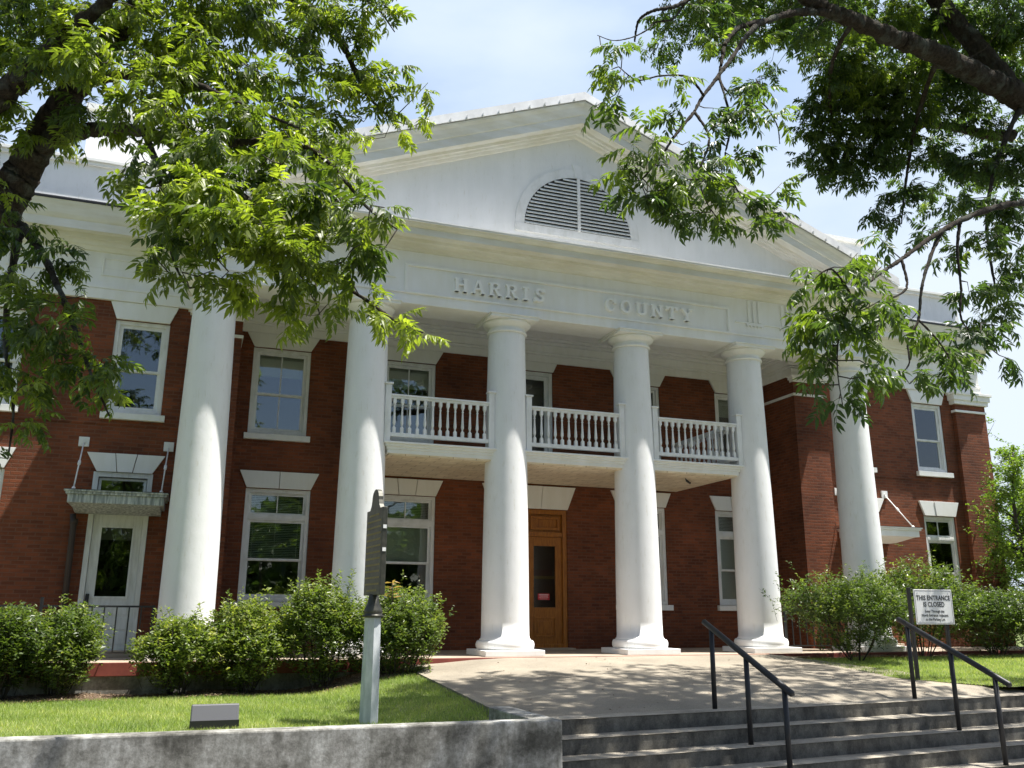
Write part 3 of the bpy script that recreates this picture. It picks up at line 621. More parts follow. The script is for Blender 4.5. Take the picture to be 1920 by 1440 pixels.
# ---- pediment
SL = .3905; ZA = 11.29
pd = empty('pediment', (XC, -q, 7.9)); pd.parent = CH
top = lambda x: ZA-SL*abs(x-XC)
tz = -.74
m = MB(); m.prism_y([(EX0-.3, 7.86), (EX1+.3, 7.86), (EX1+.3, top(EX1+.3)+tz), (XC, ZA+tz), (EX0-.3, top(EX0-.3)+tz)], -q, -q+.25)
m.build('tympanum', M_stucco, pd)
def rake(prof, x_end, name, mt, par):
    m = MB()
    for s_ in (-1, 1):
        n = len(prof); xe = XC+s_*x_end; xc_ = XC
        v = [(xc_, y, ZA+h) for y, h in prof]+[(xe, y, top(xe)+h) for y, h in prof]
        fs = [tuple(range(n-1, -1, -1)), tuple(range(n, 2*n))]+[(i, (i+1) % n, (i+1) % n+n, i+n) for i in range(n)]
        if s_ < 0: fs = [f_[::-1] for f_ in fs]
        m.add(v, fs)
    return m.build(name, mt, par)
xe = (EX1-EX0)/2+.58
rp = [(-q+.26, -.05), (-.90, -.19), (-.91, -.21), (-.90, -.24), (-.86, -.30), (-.83, -.38), (-.81, -.46), (-.79, -.475), (-.79, -.655), (-.76, -.645), (-.60, -.645), (-.58, -.70), (-.53, -.705), (-.51, -.74), (-.46, -.745), (-.43, -.79), (-q+.01, -.80), (-q+.01, -.6), (-q+.26, -.6)]
rake(rp, xe, 'raking_cornice', M_cornice, pd)
rake([(-.93, .0), (-.94, -.19), (-.92, -.195), (-.90, -.015), (-q+.3, .01), (-q+.3, .03)], xe+.02, 'raking_flashing', M_flash, pd)
m = MB()
for s_ in (-1, 1):
    k = .25
    while k < xe:
        x = XC+s_*k; m.box(x-.012, x+.012, -.972, -.941, top(x)-.185, top(x)-.12); k += .33
m.build('flashing_clip', M_flash, pd)
# louvred half-round vent
lv = empty('louvre_vent', (6.93, -q, 8.35)); lv.parent = pd; lv.location = Vector((6.93, -q, 8.35))-parent_off(pd)
m = MB(); cx, cz, r = 6.93, 8.36, 1.2; n = 40
ring = lambda rr, y: [(cx+rr*math.cos(math.pi*i/n), y, cz+rr*math.sin(math.pi*i/n)) for i in range(n+1)]
yo, yi = -q-.018, -q-.0008
v = ring(r, yo)+ring(r+.2, yo)+ring(r, yi)+ring(r+.2, yi); N_ = n+1; f = []
for i in range(n): f += [(i, i+1, N_+i+1, N_+i), (2*N_+i, 2*N_+i+1, i+1, i), (N_+i, N_+i+1, 3*N_+i+1, 3*N_+i)]
m.add(v, f, False); m.box(cx-r-.2, cx+r+.2, -q-.03, -q-.0012, cz-.17, cz-.001)
m.prism_y([(cx-.06, cz+r+.01), (cx+.06, cz+r+.01), (cx+.13, cz+r+.32), (cx-.13, cz+r+.32)], -q-.03, -q-.0015)
m.box(cx-.03, cx+.03, -q-.055, -q-.012, cz, cz+r-.01)
m.build('surround', M_white, lv)
m = MB(); v = [(cx, -q-.004, cz)]+[(a, -q-.004, c) for a, _, c in ring(r, 0)]; m.add(v, [(0, i+1, i+2) for i in range(n)]); m.build('vent_shade_sheet', M_dark, lv)  # flat dark sheet, paints the shade behind the slats
m = MB(); z = cz+.035
while z < cz+r-.05:
    hw = math.sqrt(r*r-(z-cz+.02)**2)-.004
    if hw > .08:
        m.prism_x([(-q-.045, z-.022), (-q-.040, z-.030), (-q-.006, z+.022), (-q-.010, z+.030)], cx-hw, cx+hw)
    z += .078
m.build('slat', M_wgrey, lv)
# gable roof behind the pediment and the attic block
m = MB()
for s_ in (-1, 1):
    xe_ = XC+s_*xe; v = [(XC, -.3, ZA-.05), (XC, 5, ZA-.05), (xe_, 5, top(xe_)-.05), (xe_, -.3, top(xe_)-.05)]; m.add(v+[(a, b_, c-.12) for a, b_, c in v], [(0,1,2,3), (7,6,5,4), (0,3,7,4), (1,5,6,2), (3,2,6,7)])
m.build('gable_roof', M_flash, CH)
box('attic_block', M_stucco, CH, 2*XC-16.45, 16.45, 2.0, 9, 7.92, 10.50)
box('attic_coping', M_trim, CH, 2*XC-16.52, 16.52, 1.93, 9.07, 10.501, 10.62)

# ---- wing entablatures and parapets
wc = [(y+1.62, z) for y, z in [(-q+.01, 7.96), (-.93, 7.93), (-.95, 7.90), (-.93, 7.86), (-.90, 7.80), (-.86, 7.68), (-.83, 7.62), (-.81, 7.60), (-.81, 7.44), (-.79, 7.45), (-.62, 7.45), (-.60, 7.37), (-.55, 7.35), (-.52, 7.29), (-.45, 7.28), (-.42, 7.22), (-q+.01, 7.21)]]
for s_ in (0, 1):
    a, c_ = (X0-.03, EX0-.001) if s_ == 0 else (EX1+.001, X1+.03)
    we = empty('wing_entablature', ((a+c_)/2, YW, 6.3)); we.parent = CH
    m = MB(); fy = 1.25; m.box(a, c_, fy, YW+.3, 6.901, 7.9); m.box(a, c_, fy, YW-.0003, 6.30, 6.9005)
    m.box(a-.02, c_, fy-.03, fy-.0005, 6.30, 6.50); m.box(a-.025, c_, fy-.045, fy-.0007, 6.50, 6.545); m.box(a-.01, c_, fy-.015, fy-.0003, 6.546, 6.63)
    ends = (a+.3, c_-.3); n = 3; wd = (c_-a-.4)/n
    for i in range(n): frame_mb(m, a+.3+wd*i, a+.3+wd*(i+1)-.25, 6.76, 7.12, .035, fy-.025, fy-.0004)
    m.build('frieze', M_trim, we, bevel=.005)
    xl, xr = (a-.55, EX0-.001) if s_ == 0 else (EX1+.001, c_+.12)
    m = MB(); m.prism_x(wc, xl, xr); m.build('wing_cornice', M_cornice, we)
    MB().prism_x([(.668, 7.935), (.662, 7.90), (.658, 7.935), (.66, 7.955), (1.2, 7.985), (1.2, 7.975)], xl-.01, xr+.01).build('gutter_edge', M_iron, we)
    pa, pb = (X0, -.6) if s_ == 0 else (14.35, 18.82)
    p = MB(); p.box(pa, pb, 1.27, 1.6, 7.99, 8.92); p.box(pa-.01, pb+.01, 1.235, 1.6, 7.96, 8.12); p.build('parapet', M_stucco, we)
    MB().box(pa-.06, pb+.06, 1.20, 1.66, 8.921, 8.985).box(pa-.09, pb+.09, 1.16, 1.70, 8.986, 9.05).build('parapet_coping', M_trim, we, bevel=.005)
box('roof_slab', M_coping, CH, X0+.3, X1-.3, 1.62, 16, 7.75, 7.90)

# ---- balcony
bl = empty('balcony', (XC, .8, 3.5)); bl.parent = CH
bx0, bx1, yb = 3.16, 10.58, -.20
m = MB(); m.box(bx0, bx1, yb, D-.002, 3.53, 3.60); m.box(bx0-.02, bx1+.02, yb-.02, D-.003, 3.6005, 3.65); m.box(bx0-.05, bx1+.05, yb-.05, D-.004, 3.6505, 3.70); m.box(bx0-.08, bx1+.08, yb-.09, D-.005, 3.7005, 3.735)
m.build('deck', M_trim, bl, bevel=.006)
def f_board(t, b):
    w_ = t.nodes.new('ShaderNodeTexBrick'); w_.inputs['Scale'].default_value = 1; w_.inputs['Brick Width'].default_value = .45; w_.inputs['Row Height'].default_value = .19; w_.inputs['Mortar Size'].default_value = .008
    w_.inputs['Color1'].default_value = (.80, .68, .50, 1); w_.inputs['Color2'].default_value = (.86, .75, .58, 1); w_.inputs['Mortar'].default_value = (.5, .38, .26, 1)  # bright warm boards: bounce light from the sunlit walk put into the colour
    t.links.new(coords(t), w_.inputs['Vector']); t.links.new(mixc(t, 1, w_.outputs['Color'], ramp(t, noise(t, coords(t), 4, 5), [(.3, (.8, .78, .74)), (.7, (1.05, 1.04, 1.02))]), 'MULTIPLY'), b.inputs['Base Color'])
    iv = t.nodes.new('ShaderNodeMath'); iv.operation = 'SUBTRACT'; iv.inputs[0].default_value = 1; t.links.new(w_.outputs['Fac'], iv.inputs[1]); bump(t, b, iv.outputs[0], .6, .02)
m = MB(); m.box(bx0+.03, bx1-.03, yb+.03, D-.006, 3.50, 3.5295); m.build('soffit', mat('pressed_soffit', (.6, .5, .38), .7, f_board), bl)
def baluster(m, x, y):
    m.box(x-.029, x+.029, y-.029, y+.029, 3.90, 4.0); m.box(x-.029, x+.029, y-.029, y+.029, 4.46, 4.545)
    m.lathe([(.030, 4.0), (.012, 4.035), (.019, 4.05), (.031, 4.09), (.023, 4.2), (.016, 4.34), (.015, 4.37), (.025, 4.385), (.015, 4.40), (.017, 4.42), (.030, 4.46)], x, y, 10, False)
for k in range(3):
    xa, xb = 2.75*(k+1)+.40, 2.75*(k+2)-.40
    for xx in (xa-.02, xb+.02):
        p = MB(); p.box(xx-.055, xx+.055, yb-.055, yb+.055, 3.7355, 4.80); p.box(xx-.08, xx+.08, yb-.08, yb+.08, 4.8005, 4.83); p.build('post', M_white, bl, bevel=.005)
    r_ = MB(); r_.box(xa+.036, xb-.036, yb-.055, yb+.055, 4.585, 4.62); r_.box(xa+.036, xb-.036, yb-.035, yb+.035, 4.545, 4.5845); r_.box(xa+.036, xb-.036, yb-.045, yb+.045, 3.83, 3.8995); r_.build('rail', M_white, bl, bevel=.005)
    for i in range(13): m = MB(); baluster(m, xa+.036+(xb-xa-.072)*(i+.5)/13, yb); m.build('baluster', M_white, bl)
# side returns of the balustrade
for xx in (bx0+.06, bx1-.06):
    s_ = MB(); s_.box(xx-.04, xx+.04, yb+.09, D-.01, 4.545, 4.62); s_.box(xx-.04, xx+.04, yb+.09, D-.01, 3.83, 3.8995)
    s_.build('rail', M_white, bl)
    for i in range(12): m = MB(); baluster(m, xx, yb+.25+.19*i); m.build('baluster', M_white, bl)
# small sagging board under the soffit
MB().tube([(9.62, .35, 3.505), (9.75, .5, 3.47), (9.9, .62, 3.44), (10.0, .75, 3.49)], [.004, .025, .02, .003], 4).build('soffit_flap', M_iron, bl)

# ------------------------------------------------------------------ porch railings of black iron
def iron_rail(x0, x1, y, label, spacing=.17, posts=True):
    e = empty('porch_railing', ((x0+x1)/2, y, 0), label, 'railing', 'black iron porch railings')
    m = MB(); m.box(x0, x1, y-.015, y+.015, .80, .83); m.build('top_rail', M_iron, e); m = MB(); m.box(x0, x1, y-.012, y+.012, .10, .125); m.build('bottom_rail', M_iron, e)
    b = MB(); n = int((x1-x0)/spacing)
    for i in range(1, n): x = x0+(x1-x0)*i/n; b.box(x-.0105, x+.0105, y-.0105, y+.0105, .1255, .7995)
    b.build('bars', M_iron, e)
    for x in (x0, x1): MB().box(x-.022, x+.022, y-.022, y+.022, 0.001, .95 if x == x0 else .84).build('post', M_iron, e)
iron_rail(-2.12, -.50, 0, 'black iron porch railing in front of the white wing door')
iron_rail(.62, 2.13, 0, 'black iron porch railing between the two leftmost columns behind the shrubs')
iron_rail(11.62, 13.15, 0, 'black iron porch railing between the two rightmost columns')
iron_rail(-5.2, -2.3, 0, 'black iron porch railing at the far left end of the porch')

# ------------------------------------------------------------------ handrails on the steps
def WX(u, v, x):
    r = cF + cR*((u-960)/FPX) - cU*((v-720)/FPX); return CAM + r*((x-CAM.x)/r.x)
def handrail(x, top0, top1, posts, label):
    e = empty('handrail', (x, posts[1][1], posts[1][2]), label, 'handrail', 'black pipe handrails on the steps')
    a, b_ = Vector(top0), Vector(top1); d = (b_-a).normalized()
    MB().tube([a-d*.02, a, b_, b_+d*.02], [.02, .036, .036, .02], 12).build('rail', M_iron, e)
    for p in posts:
        t = (p[1]-a.y)/(b_.y-a.y); zt = a.z+(b_.z-a.z)*t
        MB().tube([(p[0], p[1], p[2]-.01), (a.x+(b_.x-a.x)*t, p[1], zt)], .030, 12).build('post', M_iron, e)
hA = [(6.12, -5.88, -.38), (6.14, -6.56, -.70), (6.16, -7.22, -1.02)]
handrail(6.13, WX(1320, 1166, 6.12), WX(1485, 1301, 6.16), hA, 'black pipe handrail on the steps, the left of the two')
hB = [(9.50, -5.57, -.38), (9.47, -6.31, -.70), (9.45, -6.98, -1.02)]
handrail(9.47, WX(1684, 1161, 9.50), WX(1893, 1284, 9.44), hB, 'black pipe handrail on the steps in front of the closed entrance sign')

# ------------------------------------------------------------------ text helper
def text_mesh(name, body, size, mt, parent, loc, rot, bold=0, ext=.001, spacing=1.0):
    cu = bpy.data.curves.new(name, 'FONT'); cu.body = body; cu.size = size; cu.align_x = 'CENTER'; cu.align_y = 'CENTER'; cu.extrude = ext; cu.offset = bold; cu.space_character = spacing; cu.resolution_u = 3
    o = bpy.data.objects.new(name, cu); col.objects.link(o); dg = bpy.context.evaluated_depsgraph_get(); dg.update()
    me = bpy.data.meshes.new_from_object(o.evaluated_get(dg)); bpy.data.objects.remove(o)
    o = bpy.data.objects.new(name, me); col.objects.link(o); me.materials.clear(); me.materials.append(mt); o.parent = parent; o.location = loc; o.rotation_euler = rot; return o

# ------------------------------------------------------------------ sign
zs_ = lawn_zr(11.1, -4.3)
SG = empty('closed_entrance_sign', (11.23, -4.35, zs_), 'white notice board on two dark posts reading THIS ENTRANCE IS CLOSED', 'sign', rz=-R(3))
def child_box(name, mt, par, *a, bevel=0): return MB().box(*a).build(name, mt, par, bevel, offset=(0, 0, 0))
M_sgn = mat('sign_white', (.88, .88, .86), .45); M_blk = mat('sign_black', (.02, .02, .02), .5)
hz = .73-.045-zs_
sw_, sh_ = .74, .54; zc_ = hz+.175
child_box('board', M_sgn, SG, -sw_/2, sw_/2, -.012, .0, zc_-sh_/2, zc_+sh_/2, bevel=.004)
fr = MB(); i_ = .018; frame_mb(fr, -sw_/2+i_, sw_/2-i_, zc_-sh_/2+i_, zc_+sh_/2-i_, .005, -.0135, -.0122); fr.build('border', M_blk, SG, offset=(0, 0, 0))
for (s_, sz, zz, bo, sp_) in (('THIS ENTRANCE', .104, .135, .0022, 1.04), ('IS CLOSED', .104, .035, .0022, 1.04), ('Enter Through the', .060, -.070, .0006, 1.0), ('North Entrance Adjacent', .060, -.132, .0006, 1.0), ('to the Parking Lot', .060, -.194, .0006, 1.0)):
    o = text_mesh('lettering', s_, sz, M_blk, SG, (0, -.0135, zc_+zz), (R(90), 0, 0), bo, .0008, sp_); o.scale = (.82 if sz > .1 else .84, 1.0, 1)
b = MB()
for sx in (-1, 1):
    for sz in (-1, 1): b.tube([(sx*(sw_/2-.07), -.016, zc_+sz*(sh_/2-.05)), (sx*(sw_/2-.07), -.0125, zc_+sz*(sh_/2-.05))], .009, 8)
b.build('bolts', M_flash, SG, offset=(0, 0, 0))
for px in (-.43, .24): child_box('post', M_blk, SG, px-.025, px+.025, .002, .052, -.1, zc_+.30, bevel=.005)

# ------------------------------------------------------------------ historical marker
mz = lawn_z(1.93, -5.64)
MK = empty('historical_marker', (1.93, -5.64, mz), 'dark cast metal historical marker seen edge-on atop a pale octagonal post', 'marker')
M_post = mat('pale_marker_post', (.5, .52, .54), .6, lambda t, b: (t.links.new(ramp(t, noise(t, coords(t, (3, 3, 1)), 4, 6), [(.3, (.40, .43, .46)), (.65, (.66, .68, .70))]), b.inputs['Base Color'])))
M_cast = mat('dark_cast_metal', (.07, .07, .06), .4, lambda t, b: (t.links.new(ramp(t, noise(t, coords(t), 9, 5), [(.3, (.045, .045, .04)), (.7, (.12, .115, .09))]), b.inputs['Base Color'])), metallic=.5)
M_gold = mat('worn_gold', (.34, .28, .13), .5, metallic=.3)
pz0 = WY(694, 1158, -5.64).z-mz; mt_ = WY(705, 955, -5.64).z-mz; mb = WY(700, 1116, -5.64).z-mz
m = MB(); m.lathe([(.104, -.1), (.102, .3), (.090, pz0)], 0, 0, 8)
m.sm = [False]*len(m.sm); m.build('post', M_post, MK, offset=(0, 0, 0))
m = MB(); m.lathe([(.10, pz0+.0005), (.118, pz0+.005), (.118, pz0+.03), (.095, pz0+.035), (.105, pz0+.05), (.100, pz0+.09), (.07, pz0+.15), (.05, mb+.01)], 0, 0, 20)
m.build('socket', M_cast, MK, offset=(0, 0, 0))
BD = Vector((.085, -1, 0)).normalized()         # direction in which the board runs
def bpt(s, z, n): nn = Vector((BD.y, -BD.x, 0)); p = BD*s+nn*n; return (p.x, p.y, z)
out = [(-.32, mb), (.32, mb), (.32, mt_), (.20, mt_), (.15, mt_+.05)]
out += [(.13*math.cos(R(a)), mt_+.10+.13*math.sin(R(a))) for a in range(0, 181, 18)]+[(-.15, mt_+.05), (-.20, mt_), (-.32, mt_)]
m = MB(); n = len(out); v = [bpt(s, z, -.03) for s, z in out]+[bpt(s, z, .03) for s, z in out]
m.add(v, [tuple(range(n)), tuple(range(2*n-1, n-1, -1))]+[(i, i+n, (i+1) % n+n, (i+1) % n) for i in range(n)])
pl = m.build('plaque', M_cast, MK, offset=(0, 0, 0), bevel=.006)
m = MB()
for side in (-1, 1):
    for r_ in range(13):
        zc = mt_-.07-(mt_-mb-.12)*r_/12; s = -.27+(.08 if r_ in (0, 12) else 0); e_ = .27-(.08 if r_ in (0, 12) else 0)
        while s < e_:
            wd = random.uniform(.010, .028); k = min(s+wd, e_)
            a_ = [bpt(s, zc-.010, side*.0305), bpt(k, zc-.010, side*.0305), bpt(k, zc+.010, side*.0305), bpt(s, zc+.010, side*.0305)]
            b2 = [bpt(s, zc-.010, side*.034), bpt(k, zc-.010, side*.034), bpt(k, zc+.010, side*.034), bpt(s, zc+.010, side*.034)]
            m.add(a_+b2, [(0,1,2,3), (7,6,5,4), (0,4,5,1), (1,5,6,2), (2,6,7,3), (3,7,4,0)]); s += wd+.012
m.build('lettering', M_gold, MK, offset=(0, 0, 0))
m = MB()
for z in (mt_-.22, mt_-.47):
    a_ = [bpt(.321, z-.02, -.02), bpt(.321, z-.02, .02), bpt(.321, z+.02, .02), bpt(.321, z+.02, -.02)]; b2 = [bpt(.326, z-.02, -.02), bpt(.326, z-.02, .02), bpt(.326, z+.02, .02), bpt(.326, z+.02, -.02)]
    m.add(a_+b2, [(0,1,2,3), (7,6,5,4), (0,4,5,1), (1,5,6,2), (2,6,7,3), (3,7,4,0)])
m.build('tape_patch', M_sgn, MK, offset=(0, 0, 0))

# ------------------------------------------------------------------ floodlight behind the wall
FL = empty('floodlight', (.34, -5.55, -.45), 'grey ground floodlight facing the building behind the low wall', 'floodlight')
m = MB(); m.prism_x([(-.10, .02), (.08, .06), (.09, .10), (-.02, .265), (-.06, .265), (-.13, .10)], -.235, .235); m.build('housing', mat('grey_lamp_housing', (.10, .10, .11), .45), FL, offset=(0, 0, 0), bevel=.012)
m = MB(); m.prism_x([(.093, .10), (.098, .105), (-.008, .262), (-.014, .26)], -.21, .21); m.build('lens', mat('lamp_lens', (.42, .42, .45), .35), FL, offset=(0, 0, 0))
m = MB(); m.box(-.24, .24, -.142, -.12, .03, .115); m.build('base_bracket', M_iron, FL, offset=(0, 0, 0))
m = MB(); m.tube([(0, 0, -.1), (0, 0, .05)], .03, 10); m.build('stem', M_iron, FL, offset=(0, 0, 0))

# ------------------------------------------------------------------ foliage machinery
def leaf_mesh(name, V, F, tint, mt, parent=None, loc=None):
    """V (n,3), F (m,4) int (quads; tris repeat the last index), tint (m,)"""
    me = bpy.data.meshes.new(name)
    off = np.array(parent_off(parent)) if parent is not None else (np.array(loc) if loc is not None else np.zeros(3))
    V = V-off
    me.vertices.add(len(V)); me.vertices.foreach_set('co', V.astype(np.float32).ravel())
    tri = F[:, 3] < 0; cnt = np.where(tri, 3, 4); start = np.concatenate([[0], np.cumsum(cnt)[:-1]])
    idx = F.ravel(); idx = idx[idx >= 0]
    me.loops.add(len(idx)); me.loops.foreach_set('vertex_index', idx.astype(np.int32))
    me.polygons.add(len(F)); me.polygons.foreach_set('loop_start', start.astype(np.int32))
    me.polygons.foreach_set('use_smooth', np.zeros(len(F), dtype=bool))
    at = me.attributes.new('tint', 'FLOAT', 'FACE'); at.data.foreach_set('value', tint.astype(np.float32))
    me.materials.append(mt); me.update(calc_edges=True); me.validate()
    o = bpy.data.objects.new(name, me); col.objects.link(o)
    if parent is not None: o.parent = parent
    elif loc is not None: o.location = loc
    return o
def rotz(a): c, s = np.cos(a), np.sin(a); z = np.zeros_like(c); o = np.ones_like(c); return np.stack([np.stack([c, -s, z], -1), np.stack([s, c, z], -1), np.stack([z, z, o], -1)], -2)
def leaflet(L, w, curve=.2, fold=.35):      # along +x, drooping in z
    st = [0, .30, .68, 1.0]; ww = [0, 1.0, .72, 0]; v = [(0, 0, 0)]
    for s, k in zip(st[1:3], ww[1:3]):
        zc = -curve*L*s*s
        v += [(s*L, w/2*k, zc+fold*w*.5*k), (s*L, 0, zc), (s*L, -w/2*k, zc+fold*w*.5*k)]
    v.append((L, 0, -curve*L))
    f = [(0, 2, 1, -1), (0, 3, 2, -1), (1, 2, 5, 4), (2, 3, 6, 5), (4, 5, 7, -1), (5, 6, 7, -1)]
    return np.array(v), f
def compound(seed, nl=11, L=.088, w=.028, rach=.205):
    r = np.random.default_rng(seed); V = []; F = []; nb = 0
    droop = r.uniform(.1, .5)
    def rp(s): return np.array([s*rach, 0, -droop*rach*s*s])
    pairs = (nl-1)//2
    items = [(1.0, 0, 1.0)]
    for i in range(pairs):
        s = .30+.66*i/(pairs-1+1e-6)
        for sd in (-1, 1): items.append((s, sd, (.72+.4*math.sin(math.pi*(.25+.6*i/pairs)))))
    for s, sd, sc in items:
        v, f = leaflet(L*sc*r.uniform(.85, 1.12), w*r.uniform(.85, 1.15), r.uniform(.1, .5), r.uniform(.1, .6))
        if sd: a = sd*R(r.uniform(42, 68))
        else: a = r.uniform(-.2, .2)
        Rz = rotz(np.array(a)); tl = R(r.uniform(5, 55)); Ry = np.array([[math.cos(tl), 0, math.sin(tl)], [0, 1, 0], [-math.sin(tl), 0, math.cos(tl)]])
        v = v@(Rz@Ry).T+rp(s); V.append(v); F += [tuple((x+nb if x >= 0 else -1) for x in q_) for q_ in f]; nb += len(v)
    # rachis as a thin ribbon
    k = 5; rv = []
    for i in range(k): p = rp(i/(k-1)); rv += [p+np.array([0, .0016, 0]), p-np.array([0, .0016, 0])]
    V.append(np.array(rv)); F += [(nb+2*i, nb+2*i+1, nb+2*i+3, nb+2*i+2) for i in range(k-1)]
    return np.concatenate(V), np.array(F)
TEMPL = [compound(100+i, nl=random.choice([9, 11, 11, 13])) for i in range(8)]
def place(templ_list, pos, az, el, roll, scale, tint, jitter=.12, r=rng):
    Vs, Fs, Ts = [], [], []; base = 0; which = r.integers(0, len(templ_list), len(pos))
    for k, (tv, tf) in enumerate(templ_list):
        ii = np.nonzero(which == k)[0]
        if not len(ii): continue
        ca, sa = np.cos(az[ii]), np.sin(az[ii]); ce, se = np.cos(el[ii]), np.sin(el[ii]); cr_, sr = np.cos(roll[ii]), np.sin(roll[ii])
        X = np.stack([ca*ce, sa*ce, se], -1); Y0 = np.stack([-sa, ca, 0*ca], -1); Z0 = np.cross(X, Y0); Y = Y0*cr_[:, None]+Z0*sr[:, None]; Z = np.cross(X, Y)
        Mx = np.stack([X, Y, Z], -1)
        v = np.einsum('nij,vj->nvi', Mx, tv)*scale[ii][:, None, None]+pos[ii][:, None, :]
        nv, nf = len(tv), len(tf)
        f = tf[None]+np.where(tf[None] >= 0, (np.arange(len(ii))*nv+base)[:, None, None], 0)
        Vs.append(v.reshape(-1, 3)); Fs.append(f.reshape(-1, 4)); base += nv*len(ii)
        Ts.append(np.clip(tint[ii][:, None]+r.uniform(-jitter, jitter, (len(ii), nf)), 0, 1).ravel())
    return np.concatenate(Vs), np.concatenate(Fs), np.concatenate(Ts)
def catmull(pts, rad, n=5):
    P = [Vector(p) for p in pts]; out = []; ro = []
    for i in range(len(P)-1):
        a, b_, c, d = P[max(i-1, 0)], P[i], P[i+1], P[min(i+2, len(P)-1)]
        for k in range(n):
            t = k/n; out.append(.5*((2*b_)+(-a+c)*t+(2*a-5*b_+4*c-d)*t*t+(-a+3*b_-3*c+d)*t**3)); ro.append(rad[i]*(1-t)+rad[i+1]*t)
    out.append(P[-1]); ro.append(rad[-1]); return out, ro
def gnarl(P, ra, seed=0):
    r = np.random.default_rng(seed+len(P)); Q = []; q_ = []
    ph = r.uniform(0, 6.28, 3); s = 0
    Pn, rn = [], []
    for i in range(len(P)-1):                    # resample finer so that knots show
        for k in range(3): Pn.append(P[i].lerp(P[i+1], k/3)); rn.append(ra[i]*(1-k/3)+ra[i+1]*k/3)
    Pn.append(P[-1]); rn.append(ra[-1])
    for p, a in zip(Pn, rn):
        s += 1; k = .45 if a > .12 else 1.0; Q.append(p+Vector(r.normal(size=3))*a*.10*k); q_.append(a*(1+k*(.09*math.sin(s*.9+ph[0])+.07*math.sin(s*2.1+ph[1])+r.normal()*.05)))
    return Q, q_
def grow(limbs, blobs, mt, seed, lai=1.9, leafscale=1.0):
    """limbs: list of (points, radii); blobs: (centre, rx, ry, rz, n leaves, tint, scale)"""
    r = np.random.default_rng(seed); nodes = []; tw = MB()
    for P, ra in limbs:
        for p, q_ in zip(P, ra): nodes.append(np.array(p))
    nodes = np.array(nodes)
    pos = []; az = []; el = []; tn = []; sc = []
    for (c, ax, n, tint, s) in blobs:
        c = np.array(c); ncl = max(1, int(n/6)); pool = [nodes[np.argmin(((nodes-c)**2).sum(1))]]
        loc = nodes[((nodes-c)**2).sum(1) < 2.2]
        pool += list(loc[::3])
        d = r.normal(size=(ncl, 3)); d /= np.linalg.norm(d, axis=1)[:, None]; rr = r.uniform(0, 1, ncl)**(1/2.4)
        pts = c+(d*rr[:, None])@np.array(ax)
        order = np.argsort(((pts-pool[0])**2).sum(1))
        for i in order:
            p = pts[i]; pl = np.array(pool); k = np.argmin(((pl-p)**2).sum(1)); a = pl[k]; dist = np.linalg.norm(p-a)
            if dist > .03:
                mid = (a+p)/2+r.normal(size=3)*dist*.10+np.array([0, 0, -.06*dist]); tw.tube([a, mid, p], [.0075 if dist > .4 else .005, .0045, .0028], 4)
                pool.append(mid)
            pool.append(p)
            m = r.integers(4, 9); dirv = p-a; a0 = math.atan2(dirv[1], dirv[0]); t0 = np.clip(tint+r.normal()*.16, 0, 1)
            for j in range(m):
                back = r.uniform(0, .16); pos.append(p-(dirv/(dist+1e-6))*back*(dist > .2)); az.append(a0+r.uniform(-2.2, 2.2)); el.append(r.uniform(-.95, .55)); tn.append(np.clip(t0+.25*(r.random() < .12), 0, 1)); sc.append(s*r.uniform(.7, 1.2))
    pos = np.array(pos); n = len(pos)
    V, F, T = place(TEMPL, pos, np.array(az), np.array(el), r.uniform(-.7, .7, n), np.array(sc)*leafscale, np.array(tn), .14, r)
    return V, F, T, tw
DENS = 2.15
def pxblob(u, v, ru, rv, d, dens=1.0, tint=.5, rd=None, s=1.0):
    c = W(u, v, d); k = d/FPX; rd = rd or max(.25, (ru+rv)/2*k*.9)
    ax = [list(cR*ru*k), list(cU*rv*k), list(cF*rd)]
    area = math.pi*ru*rv*k*k; n = dens*area*DENS/(.0098*s*s)
    return (list(c), ax, n, tint, s)
def wblob(x, y, z, r, n, tint=.4, s=1.0): return ([x, y, z], [[r, 0, 0], [0, r, 0], [0, 0, r*.8]], n*2.0, tint, s)

